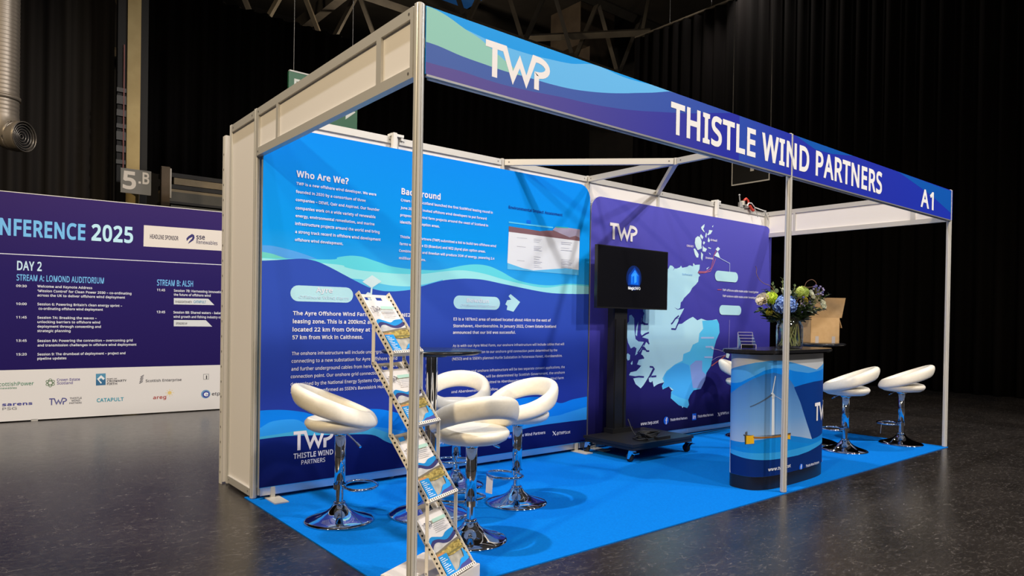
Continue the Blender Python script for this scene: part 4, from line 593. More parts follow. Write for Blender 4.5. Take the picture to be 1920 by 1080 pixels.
CONF = {'text': [('CONFERENCE', -0.245, 1.987, 0.995, 0.182, 0.03, (0.167, 0.465, 0.82)), ('2025', 0.808, 1.992, 0.412, 0.188, 0.03, (0.458, 0.722, 0.859)), ('DAY 2', 0.133, 1.624, 0.218, 0.1, 0.02, (0.514, 0.701, 0.859)), ('STREAM A: LOMOND AUDITORIUM', 0.13, 1.513, 0.804, 0.068, 0.012, (0.161, 0.449, 0.82)), ('STREAM B: ALSH', 1.474, 1.514, 0.392, 0.072, 0.012, (0.161, 0.449, 0.82)), ('09:30', 0.127, 1.444, 0.092, 0.026, 0.018, (0.67, 0.701, 0.782)), ('Welcome and Keynote Address', 0.313, 1.447, 0.508, 0.027, 0.018, (0.67, 0.701, 0.782)), ('‘Mission Control’ for Clean Power 2030 – co-ordinating', 0.314, 1.397, 0.896, 0.027, 0.018, (0.67, 0.701, 0.782)), ('across the UK to deliver offshore wind deployment', 0.314, 1.349, 0.831, 0.027, 0.018, (0.67, 0.701, 0.782)), ('10:00', 0.128, 1.252, 0.093, 0.026, 0.018, (0.67, 0.701, 0.782)), ('Session 6: Powering Britain’s clean energy sprint –', 0.315, 1.253, 0.802, 0.027, 0.018, (0.67, 0.701, 0.782)), ('co-ordinating offshore wind deployment', 0.326, 1.205, 0.601, 0.027, 0.018, (0.67, 0.701, 0.782)), ('11:45', 0.129, 1.108, 0.093, 0.026, 0.018, (0.67, 0.701, 0.782)), ('Session 7A: Breaking the waves –', 0.316, 1.107, 0.551, 0.027, 0.018, (0.67, 0.701, 0.782)), ('unlocking barriers to offshore wind', 0.317, 1.06, 0.584, 0.027, 0.018, (0.67, 0.701, 0.782)), ('deployment through consenting and', 0.317, 1.011, 0.592, 0.027, 0.018, (0.67, 0.701, 0.782)), ('strategic planning', 0.317, 0.963, 0.303, 0.027, 0.018, (0.67, 0.701, 0.782)), ('13:45', 0.131, 0.858, 0.093, 0.026, 0.018, (0.67, 0.701, 0.782)), ('Session 8A: Powering the connection – overcoming grid', 0.318, 0.855, 0.909, 0.027, 0.018, (0.67, 0.701, 0.782)), ('and transmission challenges in offshore wind deployment', 0.319, 0.806, 0.948, 0.027, 0.018, (0.67, 0.701, 0.782)), ('15:20', 0.132, 0.711, 0.093, 0.026, 0.018, (0.67, 0.701, 0.782)), ('Session 9: The drumbeat of deployment – project and', 0.32, 0.708, 0.835, 0.027, 0.018, (0.67, 0.701, 0.782)), ('pipeline updates', 0.32, 0.662, 0.264, 0.027, 0.018, (0.67, 0.701, 0.782)), ('11:45', 1.474, 1.448, 0.087, 0.029, 0.018, (0.67, 0.701, 0.782)), ('Session 7B: Harnessing innovation', 1.655, 1.447, 0.557, 0.029, 0.018, (0.67, 0.701, 0.782)), ('the future of offshore wind', 1.655, 1.399, 0.411, 0.029, 0.018, (0.67, 0.701, 0.782)), ('13:45', 1.474, 1.188, 0.09, 0.029, 0.018, (0.67, 0.701, 0.782)), ('Session 8B: Shared waters – balancing', 1.653, 1.187, 0.609, 0.029, 0.018, (0.67, 0.701, 0.782)), ('wind growth and fishing industry coexistence', 1.654, 1.135, 0.679, 0.029, 0.018, (0.67, 0.701, 0.782)), ('HEADLINE SPONSOR', 1.395, 2.063, 0.302, 0.05, 0.008, (0.04, 0.033, 0.058)), ('sse', 1.896, 2.094, 0.096, 0.061, 0.01, (0.028, 0.025, 0.075)), ('Renewables', 1.897, 2.04, 0.241, 0.045, 0, (0.113, 0.11, 0.177)), ('IN ASSOCIATION WITH', 1.672, 1.316, 0.182, 0.026, 0, (0.102, 0.098, 0.108)), ('CATAPULT', 1.875, 1.318, 0.139, 0.032, 0.01, (0.054, 0.252, 0.43)), ('SPONSORED BY', 1.681, 1.055, 0.126, 0.026, 0, (0.102, 0.098, 0.108)), ('ScottishPower', -0.039, 0.39, 0.329, 0.039, 0, (0.102, 0.252, 0.17)), ('Renewables', -0.039, 0.358, 0.18, 0.019, 0, (0.102, 0.252, 0.17)), ('Crown Estate', 0.499, 0.423, 0.214, 0.029, 0.005, (0.126, 0.103, 0.308)), ('Scotland', 0.5, 0.386, 0.146, 0.029, 0.005, (0.126, 0.103, 0.308)), ('PORT OF', 0.974, 0.421, 0.099, 0.016, 0, (0.054, 0.055, 0.072)), ('CROMARTY', 0.975, 0.392, 0.195, 0.024, 0.012, (0.054, 0.055, 0.072)), ('FIRTH', 0.975, 0.36, 0.1, 0.024, 0.012, (0.054, 0.055, 0.072)), ('Scottish Enterprise', 1.367, 0.377, 0.383, 0.03, 0.005, (0.054, 0.055, 0.072)), ('sarens', 0.017, 0.177, 0.263, 0.034, 0.03, (0.063, 0.067, 0.287)), ('PSG', 0.019, 0.134, 0.124, 0.028, 0, (0.216, 0.221, 0.239)), ('THISTLE', 0.619, 0.217, 0.113, 0.02, 0, (0.054, 0.055, 0.072)), ('WIND', 0.636, 0.19, 0.08, 0.02, 0, (0.054, 0.055, 0.072)), ('PARTNERS', 0.616, 0.165, 0.116, 0.017, 0, (0.054, 0.055, 0.072)), ('CATAPULT', 0.877, 0.17, 0.266, 0.042, 0.02, (0.04, 0.293, 0.409)), ('areg', 1.446, 0.172, 0.14, 0.041, 0.015, (0.381, 0.067, 0.066)), ('etp', 2.094, 0.183, 0.095, 0.04, 0, (0.04, 0.041, 0.066)), ('e', 2.003, 0.177, 0.051, 0.059, 0.03, (0.739, 0.797, 0.859))], 'shapes': [((0.663, 0.618, 0.575), [(1.33, 2.213), (2.435, 2.223), (2.438, 1.975), (1.328, 1.965)]), ((0.598, 0.631, 0.66), [(1.656, 1.371), (2.039, 1.374), (2.111, 1.298), (1.657, 1.296)]), ((0.598, 0.631, 0.66), [(1.659, 1.109), (2.016, 1.11), (2.089, 1.033), (1.659, 1.034)]), ((0.043, 0.037, 0.147), [(1.79, 2.062), (1.786, 2.094), (1.807, 2.122), (1.848, 2.154), (1.872, 2.14), (1.878, 2.108), (1.861, 2.074), (1.825, 2.046), (1.802, 2.028), (1.819, 2.061), (1.849, 2.099), (1.854, 2.119), (1.819, 2.097)]), ((0.081, 0.252, 0.403), [(0.865, 0.491), (0.961, 0.494), (0.962, 0.36), (0.867, 0.358)]), ((0.04, 0.135, 0.266), [(0.866, 0.424), (0.961, 0.427), (0.962, 0.36), (0.867, 0.358)]), ((0.69, 0.729, 0.759), [(0.878, 0.433), (0.916, 0.474), (0.953, 0.436), (0.938, 0.418), (0.917, 0.443), (0.896, 0.423), (0.925, 0.389), (0.915, 0.377)]), ((0.054, 0.055, 0.072), [(1.297, 0.367), (1.336, 0.391), (1.339, 0.384), (1.306, 0.361)]), ((0.054, 0.055, 0.072), [(1.301, 0.386), (1.338, 0.409), (1.341, 0.403), (1.309, 0.379)]), ((0.054, 0.055, 0.072), [(1.304, 0.404), (1.341, 0.428), (1.344, 0.421), (1.312, 0.398)]), ((0.054, 0.055, 0.072), [(1.307, 0.423), (1.344, 0.446), (1.346, 0.44), (1.315, 0.416)]), ((0.054, 0.055, 0.072), [(1.31, 0.441), (1.346, 0.465), (1.349, 0.459), (1.318, 0.435)]), ((0.271, 0.276, 0.287), [(1.993, 0.45), (2.058, 0.451), (2.059, 0.382), (1.994, 0.381)]), ((0.65, 0.645, 0.646), [(1.999, 0.443), (2.052, 0.445), (2.053, 0.389), (2.0, 0.388)]), ((0.028, 0.028, 0.032), [(2.025, 0.432), (2.037, 0.432), (2.037, 0.388), (2.025, 0.388)]), ('disc', (0.139, 0.293, 0.485), (2.024, 0.203), 0.053), ('disc', (0.043, 0.046, 0.287), (2.028, 0.199), 0.04), ('disc', (0.65, 0.494, 0.177), (1.623, 0.239), 0.022), ('line', (0.65, 0.523, 0.247), 0.006, [(1.651, 0.239), (1.668, 0.239)]), ('line', (0.65, 0.523, 0.247), 0.006, [(1.642, 0.259), (1.654, 0.271)]), ('line', (0.65, 0.523, 0.247), 0.006, [(1.623, 0.267), (1.623, 0.284)]), ('line', (0.65, 0.523, 0.247), 0.006, [(1.603, 0.259), (1.591, 0.271)]), ('line', (0.65, 0.523, 0.247), 0.006, [(1.595, 0.239), (1.578, 0.239)]), ('line', (0.65, 0.523, 0.247), 0.006, [(1.603, 0.219), (1.591, 0.207)]), ('line', (0.65, 0.523, 0.247), 0.006, [(1.623, 0.211), (1.623, 0.194)]), ('line', (0.65, 0.523, 0.247), 0.006, [(1.642, 0.219), (1.654, 0.207)]), ('ring', (0.081, 0.15, 0.075), (0.438, 0.406), 0.045), ('line', (0.67, 0.701, 0.782), 0.008, [(-0.279, 1.791), (2.408, 1.8)])], 'split': [(-0.004, 0.54), (2.213, 0.575)], 'twp': [(0.43, 0.593, 0.163, 0.237)], 'org': [-1.106, 6.54, 0.0], 'dir': [0.9974, -0.0725, 0.0]}
COUNTER = {'shapes': [((0.062, 0.313, 0.726), [(0.225, 0.841), (0.375, 0.884), (0.463, 0.908), (0.588, 0.922), (0.731, 0.919), (0.841, 0.904), (1.014, 0.875), (1.239, 0.836), (1.328, 0.859), (1.424, 0.878), (1.426, 0.68), (0.886, 0.712), (0.25, 0.609)]), ((0.002, 0.191, 0.718), [(0.225, 0.75), (0.323, 0.755), (0.365, 0.765), (0.448, 0.81), (0.527, 0.852), (0.618, 0.868), (0.749, 0.862), (0.886, 0.837), (1.099, 0.815), (1.299, 0.826), (1.423, 0.841), (1.426, 0.68), (0.893, 0.701), (0.555, 0.727), (0.25, 0.609)]), ('sky', [(0.225, 0.657), (0.311, 0.701), (0.357, 0.735), (0.399, 0.761), (0.448, 0.793), (0.527, 0.825), (0.618, 0.836), (0.735, 0.814), (0.827, 0.771), (0.886, 0.724), (0.977, 0.604), (1.076, 0.452), (1.185, 0.303), (1.185, 0.252), (0.268, 0.29)]), ((0.002, 0.034, 0.217), [(0.88, 0.72), (1.014, 0.734), (1.193, 0.746), (1.424, 0.748), (1.426, 0.287), (1.177, 0.306), (1.076, 0.452), (0.977, 0.604)]), ((0.006, 0.206, 0.645), [(0.265, 0.338), (0.379, 0.338), (0.474, 0.362), (0.633, 0.377), (0.822, 0.371), (0.977, 0.346), (1.177, 0.308), (1.267, 0.312), (1.426, 0.329), (1.423, 0.102), (0.273, 0.181)]), ((0.003, 0.228, 0.696), [(0.267, 0.305), (0.346, 0.299), (0.419, 0.3), (0.484, 0.333), (0.563, 0.36), (0.633, 0.365), (0.749, 0.345), (0.942, 0.31), (1.12, 0.28), (1.426, 0.287), (1.423, 0.102), (0.273, 0.181)]), ((0.028, 0.322, 0.741), [(0.269, 0.276), (0.389, 0.269), (0.507, 0.269), (0.718, 0.263), (0.907, 0.262), (1.12, 0.265), (1.421, 0.283), (1.423, 0.102), (0.273, 0.181)]), ((0.002, 0.022, 0.146), [(0.271, 0.246), (0.379, 0.23), (0.476, 0.223), (0.592, 0.217), (0.752, 0.214), (0.955, 0.211), (1.12, 0.221), (1.27, 0.24), (1.423, 0.255), (1.426, -0.04), (0.281, 0.003)]), ((0.722, 0.772, 0.82), [(0.604, 0.665), (0.628, 0.663), (0.636, 0.389), (0.606, 0.391)]), ((0.554, 0.597, 0.645), [(0.592, 0.691), (0.611, 0.696), (0.633, 0.675), (0.626, 0.648), (0.604, 0.652)]), ((0.586, 0.645, 0.696), [(0.599, 0.684), (0.611, 0.684), (0.639, 0.811), (0.631, 0.813)]), ((0.059, 0.096, 0.165), [(0.599, 0.686), (0.606, 0.674), (0.432, 0.593), (0.43, 0.597)]), ((0.618, 0.681, 0.741), [(0.609, 0.681), (0.623, 0.674), (0.775, 0.61), (0.771, 0.616)]), ((0.744, 0.425, 0.014), [(0.397, 0.39), (0.459, 0.396), (0.462, 0.338), (0.401, 0.327)]), ((0.059, 0.048, 0.01), [(0.397, 0.39), (0.41, 0.392), (0.41, 0.328), (0.401, 0.327)]), ((0.293, 0.135, 0.034), [(0.454, 0.386), (0.841, 0.383), (0.841, 0.369), (0.459, 0.374)]), ((0.067, 0.061, 0.048), [(0.389, 0.395), (0.841, 0.389), (0.841, 0.381), (0.459, 0.394), (0.389, 0.387)]), ((0.701, 0.398, 0.018), [(0.783, 0.376), (0.836, 0.373), (0.836, 0.343), (0.787, 0.348)]), ((0.087, 0.096, 0.108), [(0.401, 0.412), (0.416, 0.42), (0.417, 0.398), (0.401, 0.397)])], 'text': [('www.twp.scot', 0.575, 0.138, 0.271, 0.024, 0.02, (0.744, 0.772, 0.836)), ('Thistle Wind Partners', 1.076, 0.106, 0.242, 0.019, 0.01, (0.744, 0.772, 0.836))], 'f': (1.001, 0.117), 'i': (1.423, 0.101), 'twp': [(1.208, 1.548, 0.442, 0.581)]}

def ref(c, white, wa=.82):
    a = lin(*c); w = lin(*white)
    return tuple(max(.002, min(.9, a[i] / w[i] * wa)) for i in range(3))


WB = (236, 226, 226); WF = (228, 214, 204); WC = (246, 238, 240); WK = (238, 228, 228)
gradient('panel_sky', 'Z', [(1.3, ref((62, 172, 252), WB)), (1.75, ref((8, 148, 248), WB)), (2.4, ref((0, 134, 243), WB))], .6, .06)
gradient('navy', 'Z', [(.3, ref((26, 45, 140), WB)), (.8, ref((42, 64, 164), WB)), (1.35, ref((50, 78, 180), WB))])
gradient('deep', 'Z', [(.08, ref((8, 18, 84), WB)), (.45, ref((16, 36, 120), WB))])
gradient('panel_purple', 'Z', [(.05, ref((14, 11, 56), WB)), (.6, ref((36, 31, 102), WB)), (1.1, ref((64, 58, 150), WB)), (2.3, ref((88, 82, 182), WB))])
gradient('board_purple', 'Z', [(.6, ref((32, 19, 86), WC)), (1.6, ref((38, 25, 94), WC)), (2.45, ref((54, 36, 100), WC))])
gradient('fascia_indigo', 'X', [(.1, ref((72, 92, 150), WF)), (2.4, ref((40, 66, 150), WF)), (3.0, ref((34, 40, 145), WF))])
gradient('fascia_purple', 'X', [(.1, ref((92, 76, 132), WF)), (1.2, ref((64, 58, 135), WF)), (2.2, ref((36, 40, 142), WF)), (6, ref((26, 44, 150), WF))])
gradient('sky', 'Z', [(.3, ref((158, 176, 206), WK)), (.5, ref((104, 148, 202), WK)), (.82, ref((42, 100, 170), WK))], rough=.25)
ROYAL = ref((28, 44, 148), WF)

# ------------------------------------------------------------------ setting: floor, walls, ceiling
def floor_material():
    m = mat('dark_scuffed_vinyl', (.03, .028, .028), .3, 0, .6)
    nt = m.node_tree; b = nt.nodes['Principled BSDF']; N = nt.nodes.new; L = nt.links.new
    tc = N('ShaderNodeTexCoord')
    big = N('ShaderNodeTexNoise'); big.inputs['Scale'].default_value = 1.3; big.inputs['Detail'].default_value = 6
    mp = N('ShaderNodeMapping'); mp.inputs['Scale'].default_value = (1, 2.2, 1); mp.inputs['Rotation'].default_value = (0, 0, .6)
    sc = N('ShaderNodeTexNoise'); sc.inputs['Scale'].default_value = 16; sc.inputs['Detail'].default_value = 9; sc.inputs['Roughness'].default_value = .72; sc.inputs['Distortion'].default_value = 1.6
    r1 = N('ShaderNodeValToRGB'); e = r1.color_ramp.elements
    e[0].position = .3; e[0].color = (.012, .0104, .0096, 1); e[1].position = .75; e[1].color = (.030, .0255, .023, 1)
    r2 = N('ShaderNodeValToRGB'); e = r2.color_ramp.elements
    e[0].position = .525; e[0].color = (0, 0, 0, 1); e[1].position = .67; e[1].color = (1, 1, 1, 1)
    mx = N('ShaderNodeMix'); mx.data_type = 'RGBA'; mx.inputs['B'].default_value = (.15, .132, .12, 1)
    mu = N('ShaderNodeMath'); mu.operation = 'MULTIPLY'; mu.inputs[1].default_value = .5
    rr = N('ShaderNodeMapRange'); rr.inputs['To Min'].default_value = .12; rr.inputs['To Max'].default_value = .36
    bp = N('ShaderNodeBump'); bp.inputs['Strength'].default_value = .12; bp.inputs['Distance'].default_value = .004
    L(tc.outputs['Object'], big.inputs['Vector']); L(tc.outputs['Object'], mp.inputs['Vector']); L(mp.outputs['Vector'], sc.inputs['Vector'])
    L(big.outputs['Fac'], r1.inputs['Fac']); L(sc.outputs['Fac'], r2.inputs['Fac']); L(r2.outputs['Color'], mu.inputs[0])
    L(mu.outputs[0], mx.inputs['Factor']); L(r1.outputs['Color'], mx.inputs['A']); L(mx.outputs['Result'], b.inputs['Base Color'])
    L(sc.outputs['Fac'], rr.inputs['Value']); L(rr.outputs[0], b.inputs['Roughness'])
    L(sc.outputs['Fac'], bp.inputs['Height']); L(bp.outputs['Normal'], b.inputs['Normal'])
    vo = N('ShaderNodeTexVoronoi'); vo.feature = 'DISTANCE_TO_EDGE'; vo.inputs['Scale'].default_value = 4.5; vo.inputs['Randomness'].default_value = 1
    wn = N('ShaderNodeTexNoise'); wn.inputs['Scale'].default_value = 3.5; wn.inputs['Detail'].default_value = 5
    ad = N('ShaderNodeMixRGB'); ad.blend_type = 'ADD'; ad.inputs[0].default_value = .45
    L(tc.outputs['Object'], wn.inputs['Vector']); L(tc.outputs['Object'], ad.inputs[1]); L(wn.outputs['Color'], ad.inputs[2]); L(ad.outputs[0], vo.inputs['Vector'])
    lt = N('ShaderNodeMath'); lt.operation = 'LESS_THAN'; lt.inputs[1].default_value = .0022
    gt = N('ShaderNodeMath'); gt.operation = 'GREATER_THAN'; gt.inputs[1].default_value = .53
    brk = N('ShaderNodeTexNoise'); brk.inputs['Scale'].default_value = 4.2; brk.inputs['Detail'].default_value = 3; L(tc.outputs['Object'], brk.inputs['Vector'])
    an = N('ShaderNodeMath'); an.operation = 'MULTIPLY'; m2 = N('ShaderNodeMath'); m2.operation = 'MULTIPLY'; m2.inputs[1].default_value = .55
    mx2 = N('ShaderNodeMix'); mx2.data_type = 'RGBA'; mx2.inputs['B'].default_value = (.20, .17, .145, 1)
    L(vo.outputs['Distance'], lt.inputs[0]); L(brk.outputs['Fac'], gt.inputs[0]); L(lt.outputs[0], an.inputs[0]); L(gt.outputs[0], an.inputs[1]); L(an.outputs[0], m2.inputs[0])
    L(m2.outputs[0], mx2.inputs['Factor']); L(mx.outputs['Result'], mx2.inputs['A']); L(mx2.outputs['Result'], b.inputs['Base Color'])
    return m


HALL = noisy('dark_hall_wall', (.010, .009, .009), (.016, .014, .013), 2, .8)
b = MB(); b.box(-14, -14, -.1, 20.6, 24, 0); tag(b.build('floor', floor_material()), kind='structure')
b = MB(); b.box(-14, 23.9, 0, 20.6, 24.1, 13); tag(b.build('wall_back', HALL), kind='structure')
b = MB(); b.box(20.4, -14, 0, 20.6, 23.9, 13); tag(b.build('wall_right', HALL), kind='structure')
CEIL = noisy('dark_roof_deck', (.022, .019, .016), (.04, .034, .028), .7, .85)
b = MB(); b.box(-14, 6, 12.8, 20.4, 23.9, 13.0); tag(b.build('ceiling', CEIL), kind='structure')

# ------------------------------------------------------------------ exhibition booth (posts, rails, panels, fascia)
D = 1.962
booth = thing('exhibition_booth', 'white shell scheme exhibition booth with aluminium posts and a printed blue fascia', 'exhibition booth')


def post_outline(x, y, r=.0215):
    P = []
    for k in range(8):
        a = PI / 8 + k * PI / 4
        for da, q in ((-.30, 1.0), (-.1, 1.02), (.1, 1.02), (.30, 1.0), (.33, .76), (.46, .76)):
            P.append((x + q * r * math.cos(a + da), y + q * r * math.sin(a + da)))
    return P


def post(x, y, h=2.503):
    b = MB(); b.prism(post_outline(x, y), .012, h)
    o = b.build('post', ALU, booth)
    f = MB(); f.lathe([(0, 0), (.019, 0), (.019, .013), (0, .013)], (x, y, 0.0062), 16); f.build('post_foot', mat('grey_plastic', (.5, .48, .46), .5), o)
    c = MB(); c.prism([(x + .014 * math.cos(2 * PI * i / 12), y + .014 * math.sin(2 * PI * i / 12)) for i in range(12)], h, h + .006); c.build('post_cap', mat('grey_plastic', (.5, .48, .46), .5), o)
    return o


for x, y in [(0, 0), (3, 0), (6, 0)] + [(i, D) for i in range(7)] + [(0, D + .5)]: post(x, y)


def rail(p0, p1, z0, z1, t=.018, name='rail', m=None):
    """horizontal aluminium beam between two posts, with a groove line and end screws"""
    p0 = Vector((*p0, 0)); p1 = Vector((*p1, 0)); d = (p1 - p0).normalized(); n = Vector((-d.y, d.x, 0))
    a = p0 + d * .0225; e = p1 - d * .0225; c = (a + e) / 2; hl = (e - a).length / 2
    zc = (z0 + z1) / 2; hz = (z1 - z0) / 2
    b = MB(); b.obox(c + Vector((0, 0, zc)), d * hl, n * t, (0, 0, hz))
    for sg in (-1, 1):
        for q in (a + d * .035, e - d * .035):
            cc = q + n * sg * (t + .0006) + Vector((0, 0, zc))
            b.poly([cc + d * .007 * math.cos(k * PI / 5) + Vector((0, 0, .007 * math.sin(k * PI / 5))) for k in range(10)], 1)
    return b.build(name, [m or ALUM, mat('grey_screw', (.22, .21, .2), .4, .6)], booth)


for i in range(6):
    rail((i, D), (i + 1, D), 2.452, 2.5, name='top_rail')
    rail((i, D), (i + 1, D), .025, .073, name='bottom_rail')
    b = MB(); b.box(i + .02, D - .004, .073, i + .98, D + .004, 2.452); b.build('wall_panel', WHITE, booth)
rail((0, D), (0, D + .5), 2.452, 2.5, name='top_rail'); rail((0, D), (0, D + .5), .02, .068, name='bottom_rail')
WARMW = mat('white_end_panel', (.80, .775, .76), .5, 0, .3)
b = MB(); b.box(-.004, D + .02, .068, .004, D + .48, 2.452); b.build('end_panel', WARMW, booth)
for x in (0, 6):
    rail((x, 0), (x, D), 2.452, 2.5, name='side_fascia_rail'); rail((x, 0), (x, D), 2.2, 2.248, name='side_fascia_rail')
    b = MB(); b.box(x - .004, .02, 2.248, x + .004, D - .02, 2.452); b.build('side_fascia_panel', WARMW, booth)
    for y0, y1 in ((.022, .045), (.30, .345), (1.565, 1.595), (1.90, 1.94)):
        b = MB(); b.box(x - .018, y0, 2.248, x + .018, y1, 2.452); b.build('side_fascia_mullion', ALUM, booth)
rail((3, D), (3, .97), 2.452, 2.5, name='ceiling_beam'); rail((3, .97), (3, 0), 2.452, 2.5, name='ceiling_beam')
rail((2, D), (3, .97), 2.452, 2.5, name='diagonal_brace'); rail((4, D), (3, .97), 2.452, 2.5, name='diagonal_brace')
b = MB(); b.prism(post_outline(3, .97), 2.448, 2.503); b.build('beam_connector', ALU, booth)
for x in (1, 5):
    b = MB(); b.box(x - .055, D - .035, 2.503, x + .05, D + .02, 2.522); b.box(x - .05, D - .06, 2.36, x - .02, D - .025, 2.522); b.box(x - .045, D - .058, 2.22, x - .025, D - .03, 2.36)
    b.box(x + .03, D - .03, 2.48, x + .05, D + .01, 2.503)
    b.build('spotlight_bracket', mat('white_plastic', (.74, .73, .7), .45), booth)


def plate_xz(b, outline, y0, y1, mi=0):
    n = len(outline)
    b.poly([(x, y0, z) for x, z in outline], mi); b.poly([(x, y1, z) for x, z in outline], mi)
    b.add([(x, y0, z) for x, z in outline] + [(x, y1, z) for x, z in outline], [(i, (i + 1) % n, n + (i + 1) % n, n + i) for i in range(n)], mi)


def round_rect(x0, x1, z0, z1, r, bottom=0.0):
    P = []
    for cx, cz, a0, rr in ((x1, z1, 0, r), (x0, z1, 1, r), (x0, z0, 2, bottom), (x1, z0, 3, bottom)):
        sx = -1 if cx == x1 else 1; sz = -1 if cz == z1 else 1
        if rr == 0: P.append((cx, cz)); continue
        for k in range(11):
            a = (a0 + k / 10) * PI / 2
            P.append((cx + sx * rr + rr * math.cos(a), cz + sz * rr + rr * math.sin(a)))
    return P


# front fascia boards with the printed artwork
SKYB = ref((0, 138, 206), WF)
for k, (x0, x1) in enumerate(((.021, 2.999), (3.001, 6.022))):
    b = MB(); b.box(x0, -.019, 2.214, x1, -.012, 2.499, 0)
    b.box(x0 if k else x0 + .005, -.020, 2.204, x1 - (.03 if k else 0), -.004, 2.2135, 1)
    o = b.build('fascia_board', [ink(SKYB if k == 0 else 'fascia_purple', .45), mat('dull_grey_edge', (.30, .30, .31), .4, .4)], booth)
    p = Print(lambda s, z, l: (s, -.019 - l, z))
    if k == 0:
        for lay, key in zip(FASCIA['layers'], (None, None, 'fascia_indigo', 'fascia_purple')):
            pts = lay[1]
            p.curve(pts, 2.214, key or lay[0], 2.499, x0, x1)
        p.twp(*FASCIA['twp'][0], TXT)
        p.build('fascia_print', o)
        t = FASCIA['text'][0]
        g_ = text_geo(t[0], t[5])[0]; kx_ = t[3] / (max(v[0] for v in g_) - min(v[0] for v in g_)); done = ''
        for word in t[0].split():                                   # one part per word
            v_ = text_geo(done + word, t[5])[0][len(text_geo(done, t[5])[0]):]; w0 = min(v[0] for v in v_) - min(v[0] for v in g_); w1 = max(v[0] for v in v_) - min(v[0] for v in v_)
            p = Print(lambda s, z, l: (s, -.0205 - l, z)); p.text(word, t[1] + w0 * kx_, t[2], w1 * kx_, t[4], t[5], t[6]); p.build('fascia_word', o)
            done += word + ' '
    else:
        for pl in FASCIA['blue2']: p.poly([(max(x0, min(x1, s)), max(2.214, min(2.499, z))) for s, z in pl], ref((10, 76, 152), WF))
        p.build('fascia_print', o)
        p = Print(lambda s, z, l: (s, -.0205 - l, z)); p.texts([FASCIA['text'][1]]); p.build('stand_number', o)
    rl = MB(); rl.box(x0 + .03, -.008, 2.452, x1 - .06, .018, 2.497); rl.box(x0 + .03, -.003, 2.203, x1 - .06, .018, 2.245); rl.build('fascia_rail', ALUM, booth)

# ------------------------------------------------------------------ carpet
b = MB(); b.box(-.034, -.022, 0, 6.03, 2.03, .006)
tag(b.build('carpet', noisy('blue_event_carpet', ref((0, 104, 192), WB), ref((0, 112, 202), WB), 90, .95, 0, .25, .04)), 'bright blue thin event carpet covering the booth floor', 'carpet')

# ------------------------------------------------------------------ the two printed fabric display walls
YF = 1.893


def display_wall(x0, x1, z0, z1, base, label, gname, left_rail):
    t = thing('display_wall', label, 'display wall', ((x0 + x1) / 2, 1.905, .006), 0, 'fabric display walls')
    off = Vector((-(x0 + x1) / 2, -1.905, -.006))
    b = MB(); plate_xz(b, round_rect(x0, x1, z0, z1, .13), YF, 1.92, 0); b.m[-(len(round_rect(x0, x1, z0, z1, .13))):] = [1] * len(round_rect(x0, x1, z0, z1, .13))
    for i in range(len(b.v)): b.v[i] = tuple(Vector(b.v[i]) + off)
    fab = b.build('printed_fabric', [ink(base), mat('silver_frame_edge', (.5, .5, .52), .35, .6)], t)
    b = MB(); b.box(x0 + .01, YF + .006, z0 - .052, x1 - .01, 1.915, z0 - .001)
    for x in (x0 + .05, (x0 + x1) / 2, x1 - .05): b.box(x - .03, YF + .003, z0 - .05, x + .03, 1.917, z0 - .006)
    for i in range(len(b.v)): b.v[i] = tuple(Vector(b.v[i]) + off)
    b.build('bottom_rail', mat('bright_aluminium', (.72, .72, .73), .28, .9), t)
    for x in (x0 + .09, x1 - .12):
        b = MB(); b.box(x - .045, 1.735, .0065, x + .045, 1.925, .014); b.box(x - .014, 1.892, .014, x + .014, 1.916, z0)
        for i in range(len(b.v)): b.v[i] = tuple(Vector(b.v[i]) + off)
        b.build('foot_plate', mat('pale_steel_plate', (.6, .58, .52), .45, .3), t)
    place = lambda s, z, l: (s + off.x, YF - l + off.y, z + off.z)
    return t, fab, place


FB = ref((24, 95, 215), WB); XB = .013
t, fab, place = display_wall(XB, 2.968, .082, 2.405, 'panel_sky', 'sky blue and navy fabric wall of company text behind the bar table', 'blue', True)
p = Print(place)
for lay in BLUE['layers']:
    p.curve([(XB, lay[1][0][1])] + lay[1][1:-1] + [(2.9678 if lay[1][-1][0] > 2.85 else lay[1][-1][0], lay[1][-1][1])], lay[2], lay[0])
p.shapes(BLUE['shapes'])
p.build('printed_waves', fab)
p = Print(place); p.lv = 34
p.texts(BLUE['text']); p.twp(*BLUE['twp'][0], TXT)
p.f_logo(*PTS['b_f'], .024, FB, TXT); p.in_logo(*PTS['b_in'], .02, FB, TXT); p.x_logo(*PTS['b_x0'], *PTS['b_x1'], TXT)
p.build('lettering', fab)

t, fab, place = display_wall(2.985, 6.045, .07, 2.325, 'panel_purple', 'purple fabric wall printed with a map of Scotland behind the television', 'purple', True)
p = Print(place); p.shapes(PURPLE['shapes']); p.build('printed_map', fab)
p = Print(place); p.lv = 46
p.texts(PURPLE['text']); p.twp(*PURPLE['twp'][0], TXT)
p.f_logo(*PTS['p_f'], .04, FB, TXT); p.in_logo(*PTS['p_in'], .035, FB, TXT); p.x_logo(*PTS['p_x0'], *PTS['p_x1'], TXT)
p.build('lettering', fab)

